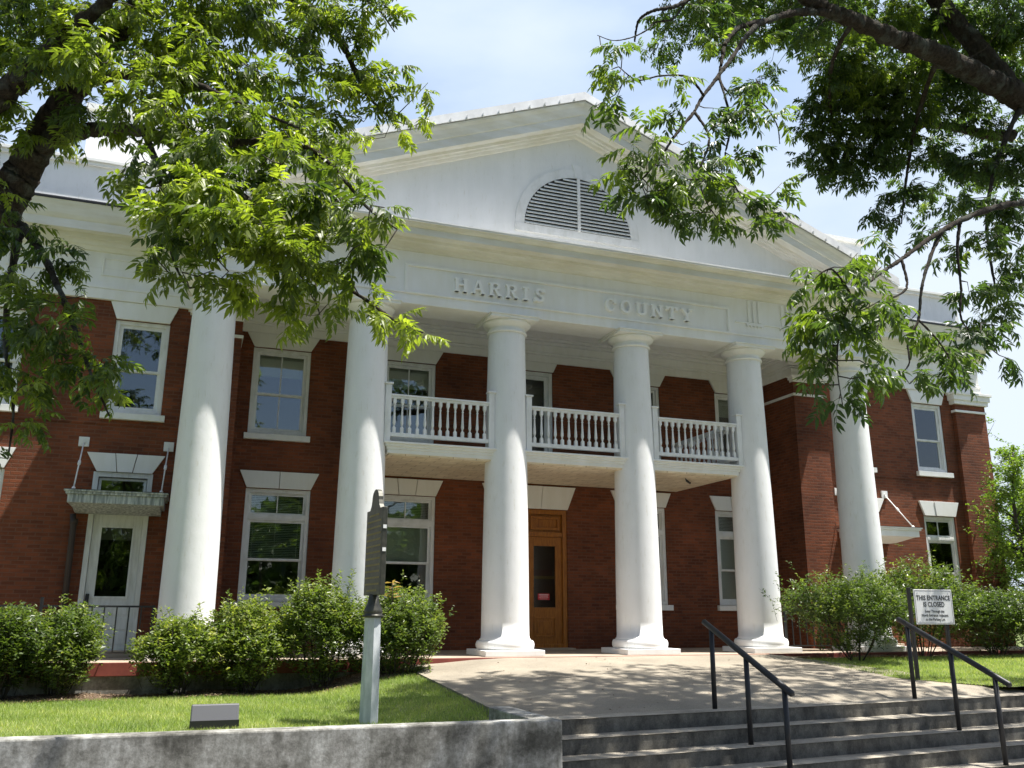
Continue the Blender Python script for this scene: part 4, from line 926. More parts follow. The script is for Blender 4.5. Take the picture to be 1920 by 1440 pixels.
# ------------------------------------------------------------------ left pecan tree
def limb(pts, rad): return catmull([p if isinstance(p, Vector) or not len(p) == 3 or isinstance(p, tuple) and p[0] < 0 and p[1] < -1 else p for p in pts], rad)
LT = empty('pecan_tree', (-4.1, -5.0, -.5), 'large pecan tree rising left of the lawn, boughs over the left wing', 'tree')
trunkL = limb([Vector((-4.1, -5.0, -.6)), Vector((-3.9, -5.05, 1.2)), Vector((-3.3, -5.4, 2.8)), W(-30, 450, 8.9), W(5, 390, 8.8), W(45, 318, 8.8), W(90, 238, 8.7), W(140, 165, 8.6), W(200, 90, 8.5), W(260, 0, 8.4), W(330, -140, 8.6), W(400, -400, 9.0)], [.34, .28, .25, .20, .185, .165, .145, .125, .11, .09, .06, .03])
Ll = [trunkL,
  limb([W(62, 285, 8.75), W(100, 258, 8.6), W(150, 246, 8.45), W(210, 243, 8.2), W(270, 246, 7.9), W(340, 278, 7.6), W(430, 345, 7.2), W(520, 430, 6.9), W(600, 505, 6.6), W(690, 565, 6.3), W(745, 604, 6.1), W(795, 625, 6.0)], [.11, .085, .07, .06, .052, .042, .033, .024, .017, .012, .008, .005]),
  limb([Vector((-3.3, -5.4, 2.8)), W(-160, 300, 8.4), W(0, 180, 8.2), W(55, 128, 8.1), W(93, 95, 8.0), W(180, 20, 7.8), W(260, -60, 7.6)], [.16, .14, .11, .095, .08, .06, .03]),
  limb([W(330, -140, 8.6), W(440, -70, 9.2), W(545, -5, 9.6), W(600, 30, 9.6), W(640, 80, 9.6), W(665, 130, 9.6), W(690, 180, 9.6), W(735, 225, 9.7)], [.06, .055, .05, .045, .038, .03, .02, .008]),
  limb([W(0, 400, 8.8), W(40, 425, 8.3), W(75, 470, 7.9), W(110, 540, 7.4), W(145, 630, 7.1), W(170, 700, 6.9), W(205, 780, 6.8)], [.06, .045, .035, .025, .018, .012, .006]),
  limb([W(40, 425, 8.3), W(20, 520, 7.6), W(10, 640, 7.2), W(25, 760, 6.9), W(15, 860, 6.8)], [.04, .03, .02, .012, .006]),
  limb([W(270, 246, 7.9), W(300, 330, 7.0), W(310, 420, 6.5), W(330, 500, 6.2), W(355, 540, 6.0)], [.035, .025, .018, .01, .005]),
  limb([W(340, 278, 7.6), W(420, 270, 7.2), W(520, 265, 7.0), W(600, 290, 6.8), W(690, 390, 6.4), W(745, 430, 6.3)], [.035, .03, .024, .018, .01, .005]),
  limb([W(600, 505, 6.6), W(590, 550, 6.4), W(600, 590, 6.3)], [.012, .008, .004]),
  limb([W(140, 165, 8.6), W(230, 140, 8.2), W(340, 150, 7.8), W(440, 190, 7.5), W(560, 240, 7.2)], [.06, .045, .035, .022, .01]),
  limb([W(545, -5, 9.6), W(620, -30, 9.6), W(700, 10, 9.6), W(740, 60, 9.6)], [.03, .02, .012, .006])]
Lb = []
for (u, v, ru, rv, d, de, ti) in [
  (60, 40, 110, 70, 8.6, 1.0, .45), (190, 40, 110, 80, 8.2, 1.0, .62), (330, 40, 120, 80, 8.4, 1.0, .62), (450, 40, 100, 80, 8.8, .9, .45), (560, 50, 70, 70, 9.2, .8, .5),
  (650, 45, 60, 55, 9.5, .8, .62), (720, 30, 50, 30, 9.6, .7, .55), (650, 120, 70, 45, 9.5, .75, .6), (720, 130, 55, 45, 9.5, .75, .62), (600, 180, 60, 60, 9.2, .5, .5), (690, 180, 60, 35, 9.6, .8, .6),
  (640, 225, 55, 28, 9.4, .6, .6), (797, 165, 17, 17, 9.6, 1.0, .8), (805, 212, 15, 15, 9.6, 1.0, .9), (690, 245, 30, 18, 9.5, .8, .95), (745, 240, 24, 12, 9.5, .8, .95),
  (30, 150, 60, 60, 8.4, .8, .4), (130, 110, 90, 60, 8.0, .9, .6), (60, 250, 60, 40, 8.6, .6, .5), (250, 130, 110, 70, 7.6, 1.0, .68), (370, 130, 100, 70, 7.8, 1.0, .55), (480, 130, 80, 70, 8.2, .9, .45),
  (180, 200, 60, 40, 8.2, .8, .4), (270, 215, 90, 50, 7.4, 1.0, .55), (390, 220, 100, 60, 7.2, 1.0, .5), (500, 220, 90, 60, 7.4, 1.0, .5), (590, 250, 70, 45, 7.6, .8, .6),
  (310, 300, 80, 50, 6.9, .9, .4), (420, 300, 100, 60, 6.8, 1.0, .45), (540, 300, 100, 60, 6.8, 1.0, .5), (630, 320, 60, 50, 6.6, .9, .6),
  (235, 330, 30, 40, 6.8, .9, .6), (290, 360, 60, 40, 6.3, 1.0, .7), (390, 370, 90, 50, 6.2, 1.1, .62), (500, 380, 100, 60, 6.2, 1.1, .58), (610, 390, 80, 60, 6.2, 1.1, .6), (700, 400, 50, 50, 6.2, 1.0, .5),
  (330, 440, 70, 50, 6.1, 1.0, .5), (430, 450, 90, 60, 6.0, 1.1, .6), (540, 460, 90, 60, 6.0, 1.1, .6), (640, 470, 80, 50, 6.1, 1.0, .6), (720, 455, 35, 40, 6.2, .9, .4),
  (300, 500, 32, 28, 6.0, 1.0, .62), (370, 505, 60, 24, 5.9, 1.0, .62), (480, 505, 60, 30, 6.0, 1.0, .65), (560, 540, 60, 30, 6.1, 1.0, .75), (620, 550, 45, 30, 6.1, .9, .7), (590, 580, 26, 18, 6.2, .8, .6),
  (700, 530, 45, 30, 6.2, .7, .85), (740, 590, 26, 25, 6.1, .9, .85), (800, 628, 12, 9, 6.0, 1.3, .95), (690, 580, 20, 15, 6.2, .6, .85),
  (140, 280, 60, 14, 8.3, .8, .7), (20, 330, 30, 55, 8.2, .8, .45), (10, 270, 30, 20, 8.2, .6, .5),
  (40, 440, 60, 35, 7.9, .7, .35), (95, 480, 60, 40, 7.6, .7, .35), (30, 520, 55, 45, 7.3, .8, .35), (110, 550, 55, 40, 7.2, .7, .35), (60, 610, 70, 50, 7.1, .9, .35), (140, 640, 50, 50, 7.0, 1.0, .45), (20, 690, 40, 50, 7.0, .9, .45),
  (170, 690, 45, 40, 6.9, .9, .4), (190, 755, 36, 28, 6.8, .9, .5), (225, 700, 26, 26, 6.9, .6, .4), (60, 730, 45, 35, 6.8, .9, .5), (25, 790, 45, 35, 6.8, .9, .6), (15, 860, 26, 35, 6.8, .9, .45), (75, 700, 30, 30, 6.9, .8, .5)]:
    Lb.append(pxblob(u, v, ru, rv, d, de, ti))
# the crown above and left of the picture
for (x, y, z, r_, n) in [(-4.5, -6.5, 6.5, 1.8, 320), (-3.0, -7.0, 8.4, 1.7, 320), (-1.2, -7.6, 9.2, 1.6, 300), (-5.5, -4.5, 7.0, 1.8, 300), (-3.8, -4.2, 8.0, 1.8, 300), (-2.2, -5.2, 10.0, 1.6, 260), (-6.3, -6.2, 5.2, 1.5, 220), (.4, -7.4, 8.0, 1.2, 220)]:
    Lb.append(wblob(x, y, z, r_, n, .5))
V, F, T, tw = grow(Ll, Lb, M_pecan, 5)
m = MB(); m.tube(*gnarl(*trunkL), 16); m.build('trunk', M_bark, LT)
for P, ra in Ll[1:]: MB().tube(*gnarl(P, ra), 10).build('limb', M_bark, LT)
tag(tw.build('twigs', M_twig, LT), kind='stuff'); leaf_mesh('crown', V, F, T, M_pecan, LT); nleafL = len(T)

# ------------------------------------------------------------------ right pecan tree
RT = empty('pecan_tree', (13.2, -7.2, -.5), 'large lichened pecan tree right of the steps, boughs reaching across the gable', 'tree')
fork = Vector((11.6, -7.4, 4.6))
trunkR = limb([Vector((13.2, -7.2, -.6)), Vector((12.9, -7.25, 1.5)), Vector((12.3, -7.3, 3.2)), fork], [.40, .34, .30, .26])
LR = [trunkR,
  limb([fork, W(2010, 250, 12.8), W(1920, 188, 12.3), W(1850, 150, 11.9), W(1760, 103, 11.3), W(1680, 72, 10.8), W(1600, 38, 10.3), W(1540, 12, 10.0), W(1490, -15, 9.7), W(1400, -80, 9.4)], [.26, .22, .175, .150, .128, .108, .088, .075, .055, .03]),
  limb([W(1900, 172, 12.2), W(1850, 110, 12.3), W(1795, 45, 12.5), W(1745, -15, 12.6), W(1660, -120, 12.6)], [.15, .14, .125, .11, .07]),
  limb([W(1570, 25, 10.15), W(1500, 22, 9.7), W(1440, 38, 9.2), W(1408, 58, 8.9), W(1378, 100, 8.6), W(1345, 145, 8.3), W(1315, 185, 8.0), W(1302, 210, 7.8)], [.05, .040, .032, .026, .022, .018, .015, .012]),
  limb([W(1440, 38, 9.2), W(1390, 50, 8.9), W(1362, 78, 8.7), W(1354, 110, 8.5), W(1350, 150, 8.3), W(1370, 180, 8.2)], [.03, .026, .022, .018, .012, .006]),
  limb([W(1302, 210, 7.8), W(1265, 255, 7.5), W(1235, 300, 7.3), W(1200, 340, 7.1)], [.016, .013, .009, .005]),
  limb([W(1320, 180, 8.0), W(1290, 145, 7.8), W(1240, 142, 7.6), W(1195, 150, 7.4), W(1160, 125, 7.3)], [.012, .010, .008, .006, .004]),
  limb([W(1302, 210, 7.8), W(1330, 260, 7.5), W(1310, 330, 7.3), W(1330, 390, 7.2)], [.014, .010, .008, .005]),
  limb([W(1350, 150, 8.3), W(1370, 230, 7.8), W(1360, 300, 7.5), W(1390, 370, 7.3), W(1420, 410, 7.3)], [.012, .010, .008, .007, .004]),
  limb([W(1370, 230, 7.8), W(1420, 190, 7.9), W(1455, 230, 7.9), W(1462, 270, 7.9)], [.010, .008, .006, .004]),
  limb([W(1400, -80, 9.4), W(1300, -8, 8.4), W(1265, 12, 8.2), W(1225, 20, 8.1), W(1200, 35, 8.1), W(1193, 55, 8.1), W(1190, 78, 8.1)], [.03, .022, .018, .015, .012, .010, .008]),
  limb([W(1285, 5, 8.3), W(1262, 35, 8.2), W(1228, 42, 8.1), W(1215, 55, 8.0), W(1185, 70, 7.9), W(1150, 76, 7.7), W(1120, 66, 7.6)], [.012, .010, .008, .007, .006, .004, .003]),
  limb([W(1900, 255, 13.0), W(1850, 252, 13.0), W(1790, 238, 13.1), W(1720, 234, 13.2), W(1665, 250, 13.2)], [.08, .075, .065, .05, .02]),
  limb([W(2010, 250, 12.8), W(1990, 330, 10.6), W(1960, 372, 9.4), W(1880, 385, 8.8), W(1800, 414, 8.3), W(1740, 450, 7.9), W(1690, 486, 7.5), W(1640, 520, 7.1), W(1600, 560, 6.7), W(1575, 620, 6.5), W(1570, 690, 6.4), W(1580, 760, 6.3)], [.07, .05, .038, .031, .026, .021, .017, .013, .010, .007, .005, .003]),
  limb([W(1765, 435, 8.1), W(1745, 480, 7.9), W(1728, 540, 7.7), W(1722, 600, 7.6), W(1702, 635, 7.5), W(1705, 680, 7.4), W(1690, 700, 7.4)], [.022, .016, .013, .011, .009, .007, .004]),
  limb([W(1722, 600, 7.6), W(1760, 640, 7.5), W(1790, 690, 7.4)], [.010, .007, .004]),
  limb([W(1800, 414, 8.3), W(1795, 470, 8.2), W(1802, 540, 8.1), W(1803, 600, 8.0), W(1840, 640, 8.0)], [.018, .014, .011, .009, .004]),
  limb([W(1690, 486, 7.5), W(1700, 540, 7.3), W(1660, 570, 7.1), W(1640, 640, 6.9)], [.014, .010, .008, .004]),
  limb([W(1600, 560, 6.7), W(1560, 505, 6.7), W(1520, 530, 6.6)], [.009, .007, .004]),
  limb([W(1600, 38, 10.3), W(1560, 120, 11.5), W(1560, 220, 12.3), W(1600, 320, 12.6)], [.03, .025, .018, .008]),
  limb([W(1760, 103, 11.3), W(1720, 220, 12.0), W(1700, 330, 12.2), W(1690, 420, 12)], [.035, .028, .02, .008]),
  limb([W(1920, 188, 12.3), W(1870, 300, 11.8), W(1850, 420, 11.0), W(1870, 560, 10.2)], [.04, .032, .022, .008])]
LR += [limb([W(1660, -120, 12.6), Vector((9.6, -6.6, 10.2)), Vector((8.4, -6.3, 11.0)), Vector((7.2, -6.2, 11.3))], [.09, .07, .045, .015]),
  limb([W(1745, -15, 12.6), Vector((11.2, -6.2, 9.9)), Vector((11.8, -5.4, 11.0)), Vector((12.6, -5.0, 11.8))], [.10, .08, .05, .015])]
DENS = 2.1; Rb = []
for (u, v, ru, rv, d, de, ti, s) in [
  (1160, 105, 20, 17, 7.5, .7, .6, .7), (1150, 135, 14, 17, 7.4, .5, .7, .7), (1140, 85, 10, 8, 7.5, .6, .7, .7), (1150, 165, 34, 22, 7.3, .8, .75, .9), (1130, 190, 26, 20, 7.3, .6, .6, .9), (1175, 200, 40, 22, 7.3, .7, .6, .9), (1245, 180, 30, 20, 7.5, .5, .5, .9),
  (1300, 50, 34, 26, 8.5, .5, .45, .9), (1345, 60, 26, 24, 8.6, .4, .5, .9), (1395, 20, 40, 20, 9.0, .8, .4, .9), (1430, 70, 24, 18, 9.0, .3, .4, .9),
  (1270, 150, 30, 24, 7.6, .6, .8, .9), (1300, 240, 40, 24, 7.3, .7, .5, .9), (1230, 240, 50, 26, 7.2, .8, .55, .9), (1280, 200, 40, 18, 7.4, .7, .6, .9),
  (1375, 150, 40, 26, 7.9, .4, .55, .9), (1430, 150, 30, 40, 7.9, .55, .5, .9), (1380, 200, 50, 26, 7.8, .8, .45, .9), (1440, 220, 30, 26, 7.8, .6, .6, .9), (1350, 240, 40, 26, 7.5, .8, .4, .9),
  (1180, 290, 44, 26, 7.1, .9, .55, .9), (1150, 335, 30, 22, 7.0, 1.0, .65, .9), (1230, 300, 50, 30, 7.1, 1.0, .5, .9), (1200, 350, 55, 30, 7.0, 1.2, .6, .9), (1270, 350, 60, 35, 7.1, 1.2, .55, .9), (1340, 320, 60, 35, 7.3, 1.0, .45, .9), (1410, 300, 40, 35, 7.5, .8, .5, .9), (1445, 330, 24, 30, 7.5, .7, .4, .9),
  (1350, 375, 70, 28, 7.2, 1.1, .5, .9), (1260, 400, 60, 22, 7.1, .8, .5, .9), (1410, 395, 40, 24, 7.3, .8, .5, .9), (1340, 415, 40, 16, 7.2, .6, .5, .9), (1200, 385, 30, 18, 7.0, .7, .5, .9), (1430, 440, 20, 14, 7.2, .6, .6, .9),
  (1500, 60, 40, 30, 10.5, .8, .4, 1), (1540, 130, 40, 50, 12, 1.0, .45, 1), (1600, 110, 70, 50, 12, 1.2, .75, 1), (1680, 150, 90, 60, 12.2, 1.2, .7, 1), (1600, 190, 90, 60, 12.4, 1.3, .5, 1), (1530, 220, 40, 50, 12.4, 1.1, .35, 1), (1700, 220, 80, 50, 12.4, 1.2, .5, 1),
  (1560, 280, 60, 50, 12.5, 1.2, .35, 1), (1640, 270, 80, 50, 12.5, 1.3, .35, 1), (1620, 325, 60, 26, 12.4, .9, .3, 1), (1540, 320, 40, 25, 12.4, .7, .3, 1), (1560, 20, 60, 30, 11, .9, .5, 1),
  (1650, 30, 70, 40, 12.5, 1.0, .7, 1), (1740, 50, 60, 50, 13, 1.0, .5, 1), (1820, 60, 70, 60, 13, 1.1, .45, 1), (1890, 50, 50, 60, 12.5, 1.1, .55, 1), (1780, 170, 70, 60, 12.8, 1.1, .4, 1), (1870, 130, 60, 40, 13.2, .8, .3, 1), (1850, 230, 50, 30, 12.8, .7, .3, 1),
  (1760, 290, 70, 35, 12.2, .8, .2, 1), (1850, 300, 60, 45, 11.9, 1.2, .2, 1), (1905, 300, 30, 60, 11.6, 1.1, .3, 1), (1690, 380, 55, 30, 12, 1.0, .2, 1), (1650, 400, 26, 20, 12, .8, .2, 1), (1760, 370, 40, 25, 11.5, .5, .2, 1), (1830, 370, 50, 30, 11, .9, .4, 1), (1890, 400, 50, 50, 10.6, 1.1, .4, 1),
  (1720, 430, 50, 18, 9.5, .5, .3, 1), (1640, 450, 22, 18, 7.6, .4, .5, .9), (1760, 500, 36, 30, 8.4, .5, .3, .9), (1850, 460, 60, 35, 10, .9, .4, 1), (1900, 500, 36, 50, 10, .9, .35, 1), (1840, 530, 50, 30, 9.6, .7, .35, 1), (1880, 590, 40, 40, 9.6, .7, .3, 1), (1800, 560, 36, 26, 8.6, .5, .35, .9),
  (1585, 461, 36, 20, 6.8, .7, .6, .95), (1530, 516, 40, 26, 6.6, 1.0, .55, .95), (1590, 516, 50, 30, 6.6, 1.1, .6, .95), (1640, 506, 40, 26, 6.9, .7, .5, .95), (1560, 566, 55, 30, 6.5, 1.3, .5, .95), (1620, 576, 50, 34, 6.6, 1.2, .5, .95), (1520, 596, 30, 24, 6.5, 1.0, .5, .95), (1490, 641, 26, 13, 6.5, 1.0, .7, .95),
  (1570, 616, 50, 30, 6.4, 1.3, .4, .95), (1630, 631, 40, 24, 6.7, .9, .4, .95), (1560, 666, 45, 24, 6.4, 1.0, .4, .95), (1600, 716, 30, 20, 6.3, 1.0, .6, .95), (1580, 756, 24, 22, 6.3, 1.0, .45, .95), (1530, 716, 18, 20, 6.4, .6, .4, .95), (1620, 686, 26, 20, 6.5, .8, .5, .95),
  (1680, 580, 30, 30, 7.2, .6, .3, .95), (1730, 600, 26, 20, 7.6, .5, .3, .95), (1700, 705, 50, 18, 7.4, .9, .35, .95), (1760, 670, 50, 26, 7.5, 1.0, .35, .95), (1810, 700, 45, 20, 7.5, .9, .35, .95), (1840, 640, 40, 30, 8.0, 1.0, .35, .95), (1790, 620, 36, 22, 7.9, .8, .35, .95), (1900, 680, 22, 20, 8.5, .6, .3, .95), (1860, 600, 36, 26, 8.5, .8, .35, .95), (1745, 640, 26, 18, 7.6, .7, .4, .95)]:
    Rb.append(pxblob(u, v, ru, rv, d, de, ti, None, s))
for (x, y, z, r_, n) in [(12.5, -7.5, 9.0, 1.8, 320), (10.5, -6.0, 10.3, 1.7, 280), (14.8, -6.5, 7.0, 1.8, 260), (9.0, -9.5, 9.0, 1.5, 240), (6.5, -9.5, 8.6, 1.2, 160), (13.5, -4.5, 9.0, 1.6, 220), (7.5, -8.0, 9.6, 1.2, 160), (15.5, -9, 8, 1.8, 220), (8.2, -7.4, 10.6, 1.4, 260), (9.6, -5.6, 11.2, 1.4, 260), (11.4, -8.2, 11.0, 1.5, 260), (11.6, -5.0, 11.4, 1.4, 240), (13.2, -6.2, 11.2, 1.5, 240), (6.9, -6.6, 11.0, 1.1, 160), (7.6, -5.4, 10.9, 1.1, 200), (6.6, -5.6, 9.9, 1.1, 200), (6.1, -7.0, 9.7, 1.0, 180), (8.6, -5.0, 10.4, 1.1, 200), (8.6, -6.6, 11.6, 1.2, 220), (10.4, -7.0, 11.8, 1.3, 240), (7.2, -7.9, 10.8, 1.1, 180), (9.9, -8.6, 10.4, 1.4, 260), (14.5, -8, 9.8, 1.5, 220)]:
    Rb.append(wblob(x, y, z, r_, n, .4))
V, F, T, tw = grow(LR, Rb, M_pecan_r, 9)
m = MB(); m.tube(*gnarl(*trunkR), 16); m.build('trunk', M_bark, RT)
for P, ra in LR[1:]: MB().tube(*gnarl(P, ra), 10).build('limb', M_bark, RT)
tag(tw.build('twigs', M_twig, RT), kind='stuff'); leaf_mesh('crown', V, F, T, M_pecan_r, RT)

# ------------------------------------------------------------------ shrubs
def small_leaf(L=.045, w=.020):
    v = np.array([(0, 0, 0), (.5*L, w/2, .15*w), (L, 0, -.1*L), (.5*L, -w/2, .15*w)]); return v, np.array([(0, 3, 2, -1), (0, 2, 1, -1)])
SM = [small_leaf(.060*s, .028*s) for s in (.7, 1, 1.25)]
def shrub(x, y, z, rx, ry, h, n, label, mt=M_shrub, tint=.5, seed=1, gap=.25, sprigs=0, group=None, name='shrub', zlow=.12, ls=1.0, cat='shrub'):
    r = np.random.default_rng(seed); e = empty(name, (x, y, z), label, cat, group)
    nsh = int(n/13); pos = []; az = []; el = []; tn = []; tw = MB(); lump = r.normal(size=(8, 3)); lump /= np.linalg.norm(lump, axis=1)[:, None]
    sv, sf, st_ = [], [], []
    for i in range(nsh):
        d = r.normal(size=3); d /= np.linalg.norm(d); d[2] = abs(d[2])*1.0 if r.random() < .72 else d[2]*.8
        rad = (.70+.50*max(0, max(lump@d)-.62)*2.2+.09*r.normal()) * (r.uniform(.45, 1) if r.random() < .45 else 1.0)
        if r.random() < gap*.5 and d[2] > .1: rad *= r.uniform(1.05, 1.32)
        tip = np.array([x+d[0]*rx*rad, y+d[1]*ry*rad, z+h*(.52+.50*d[2]*rad)])
        if tip[2] < z+zlow*h: tip[2] = z+zlow*h+r.uniform(0, .15)*h
        base = np.array([x+(tip[0]-x)*.62, y+(tip[1]-y)*.62, z+(tip[2]-z)*.66]); L = r.uniform(.16, .30)
        dr = (tip-base); dr = dr/(np.linalg.norm(dr)+1e-6)+np.array([0, 0, .35])+r.normal(size=3)*.35; dr /= np.linalg.norm(dr); st0 = tip-dr*L
        if i % 4 == 0: tw.tube([st0-dr*.12, st0+dr*L*.6, tip], [.004, .003, .0015], 3)
        t0 = np.clip(tint+r.normal()*.13+.25*(r.random() < .10), 0, 1); k = 13
        s = r.uniform(0, 1, k); pos.append(st0+dr*L*s[:, None]+r.normal(size=(k, 3))*.018); a0 = r.uniform(0, 6.28); az.append(a0+np.arange(k)*2.4); el.append(r.uniform(-.3, .9, k)); tn.append(t0+.25*(s-.6))
    for i in range(sprigs):
        a = r.uniform(0, 6.28); q_ = r.uniform(.2, .8); b0 = np.array([x+rx*q_*math.cos(a), y+ry*q_*math.sin(a), z+h*.8]); L = r.uniform(.25, .5)*h*.6; dr = np.array([r.normal()*.25, r.normal()*.25, 1]); dr /= np.linalg.norm(dr)
        tw.tube([b0, b0+dr*L], [.005, .002], 3); k = int(L/.016); s = np.linspace(.05, 1, k); pos.append(b0+dr*L*s[:, None]); az.append(np.arange(k)*2.4+a); el.append(np.full(k, .5)); tn.append(np.full(k, tint+.15))
    pos = np.concatenate(pos); az = np.concatenate(az); el = np.concatenate(el); tn = np.clip(np.concatenate(tn), 0, 1); nn = len(pos)
    V, F, T = place(SM, pos, az, el, r.uniform(-.9, .9, nn), r.uniform(.75, 1.25, nn)*ls, tn, .08, r)
    leaf_mesh('foliage', V, F, T, mt, e)
    stm = MB()
    for i in range(9):
        a = r.uniform(0, 6.28); p = np.array([x+.10*math.cos(a), y+.10*math.sin(a), z-.03]); t_ = np.array([x+rx*.62*math.cos(a)*r.uniform(.5, 1), y+ry*.6*math.sin(a), z+h*r.uniform(.55, .8)])
        mid = p*.5+t_*.5+r.normal(size=3)*.05; mid[2] -= .05; stm.tube(catmull([p, mid, t_], [.018, .012, .005], 3)[0], [.018]+[.012]*5+[.005], 5)
    stm.build('stems', M_twig, e); tag(tw.build('twigs', M_twig, e), kind='stuff')
    return e
GS = 'leafy evergreen shrubs along the front of the porch'
def shrub_px(u0, u1, vt, y, ry, n, label, **k):
    a, b_ = WY(u0, 1200, y), WY(u1, 1200, y); zt = WY((u0+u1)/2, vt, y).z; zb = k.pop('zb', -.43)
    return shrub((a.x+b_.x)/2, y, zb, (b_.x-a.x)/2*1.04, ry*1.1, (zt-zb)*1.0, int(n*1.6), label, group=GS, **k)
shrub_px(-60, 70, 1140, -1.35, .60, 8000, 'dark green rounded shrub at the left edge of the lawn', seed=1, tint=.35)
shrub_px(20, 208, 1138, -1.30, .62, 10000, 'broad dark shrub below the wing door with twiggy bare base', seed=2, tint=.38)
shrub_px(258, 420, 1140, -1.35, .60, 10000, 'light green shrub in front of the leftmost column', seed=3, tint=.55, sprigs=6)
shrub_px(385, 545, 1137, -1.35, .62, 10000, 'yellow-green shrub between the first column and the taller shrub', seed=4, tint=.58, sprigs=8)
shrub_px(520, 690, 1085, -1.38, .60, 11000, 'tall shrub with upright sprigs under the second column', seed=5, tint=.48, sprigs=9)
shrub_px(650, 842, 1105, -1.55, .68, 13000, 'dense rounded shrub right behind the marker post', seed=6, tint=.45, sprigs=3, zb=-.40)
shrub_px(1500, 1700, 1068, -1.75, .85, 14000, 'large rounded shrub left of the closed entrance sign', seed=7, tint=.30, zb=-.10, sprigs=8)
shrub_px(1640, 1815, 1062, -1.3, .8, 12000, 'tall shrub with yellowish tips behind the closed entrance sign', seed=8, tint=.36, zb=-.08, sprigs=6)
shrub_px(1790, 1945, 1095, -1.2, .8, 12000, 'dark shrub at the right edge in front of the corner pier', seed=10, tint=.2, zb=-.08)
shrub_px(1900, 2060, 1130, -1.2, .8, 9000, 'dark shrub beyond the right edge beside the corner', seed=12, tint=.3, zb=-.08)
# reddish young magnolia sprout by the marker
sp_ = WY(736, 1090, -1.7); e = empty('sapling_sprout', (sp_.x, -1.7, -.42), 'young sprout with long pale reddish leaves above the rounded shrub', 'sapling')
m = MB(); m.tube([(sp_.x, -1.7, -.42), (sp_.x+.02, -1.72, .3), (sp_.x, -1.7, sp_.z)], [.012, .009, .005], 5); m.build('stem', M_twig, e)
BL = [small_leaf(.17, .05)]; k = 14; r = np.random.default_rng(3); P_ = np.array([[sp_.x, -1.7, sp_.z-.02*i] for i in range(k)]); V, F, T = place(BL, P_, np.arange(k)*2.4, r.uniform(-.2, .7, k), r.uniform(-.4, .4, k), np.ones(k)*r.uniform(.8, 1.1, k), np.full(k, .9), .1, r)
leaf_mesh('leaves', V, F, T, leafmat('sprout_leaf', [(0, (.1, .14, .03)), (.7, (.2, .17, .06)), (1, (.42, .26, .14))], .3, .35), e)

# ------------------------------------------------------------------ small trees beyond the right corner
def young_tree(x, y, z, h, rx, n, label, seed, mt=M_fresh, tint=.5, ls=1.25, name='young_tree', loose=.5, group=None, cat='tree'):
    r = np.random.default_rng(seed); e = empty(name, (x, y, z), label, cat, group); tr = MB(); tops = []
    P, ra = catmull([(x, y, z-.1), (x+.1, y, z+h*.3), (x-.05, y+.1, z+h*.62), (x+.05, y, z+h*.93)], [.085*h/5, .06*h/5, .04*h/5, .01], 4); tr.tube(P, ra, 8); tr.build('trunk', M_twig, e)
    br = MB(); tips = []
    for i in range(46):
        t = r.uniform(.18, .97); k = min(int(t*(len(P)-1)), len(P)-2); b0 = np.array(P[k]); a = r.uniform(0, 6.28); L = rx*(1.15-abs(t-.45)*1.1)*r.uniform(.6, 1.1)
        tip = b0+np.array([math.cos(a)*L, math.sin(a)*L, L*r.uniform(.1, .9)]); mid = (b0+tip)/2+np.array([0, 0, .12*L]); br.tube([b0, mid, tip], [.018, .011, .004], 5)
        for j in range(7):
            s = r.uniform(.3, 1.05); q_ = b0*(1-s)+tip*s+np.array([0, 0, .1*L*s]); t2 = q_+r.normal(size=3)*.26*L; br.tube([q_, t2], [.005, .002], 3); tips.append((q_, t2))
    br.build('branches', M_twig, e)
    m_ = n//len(tips); pos = []; az = []; el = []; tn = []
    for q_, t2 in tips:
        s = r.uniform(.1, 1.1, m_); pos.append(q_+(t2-q_)*s[:, None]+r.normal(size=(m_, 3))*.05*loose*2); az.append(r.uniform(0, 6.28, m_)); el.append(r.uniform(-.9, .6, m_)); tn.append(np.full(m_, tint+r.normal()*.15))
    pos = np.concatenate(pos); nn = len(pos); V, F, T = place(SM, pos, np.concatenate(az), np.concatenate(el), r.uniform(-1, 1, nn), r.uniform(.7, 1.3, nn)*ls, np.clip(np.concatenate(tn), 0, 1), .12, r)
    leaf_mesh('crown', V, F, T, mt, e); return e
young_tree(17.95, -.5, -.2, 5.0, .80, 9000, 'slender young tree with fresh green leaves against the corner of the right wing', 21, tint=.6)
young_tree(19.3, .2, -.3, 4.6, 1.0, 26000, 'bushy light green tree beyond the right wing at the picture edge', 22, tint=.45, group=None)
young_tree(26.5, 8.0, -.5, 7.6, 2.2, 9000, 'pale thin tree far behind the right wing against the sky', 23, tint=.5, ls=1.9)
shrub(21.6, .2, -.3, 1.3, 1.0, 2.6, 14000, 'tall dark green bush below the young trees at the right corner', seed=31, tint=.35, ls=1.4, name='bush', cat='bush')

# ------------------------------------------------------------------ trees across the street (seen in the window glass)
for i, (x, y, h, rx) in enumerate([(-14, -31, 12, 4.6), (-4, -34, 10, 4.4), (7, -33, 10, 4.6), (18, -31, 11, 4.6), (30, -33, 12, 5)]):
    young_tree(x, y, -1.2, h, rx, 14000, ['tree across the street, far left behind the viewer', 'tree across the street, left of the middle behind the viewer', 'tree across the street in the middle behind the viewer', 'tree across the street, right of the middle behind the viewer', 'tree across the street, far right behind the viewer'][i], 60+i, mt=M_pecan_r, ls=5.4, name='street_tree', group='trees across the street')

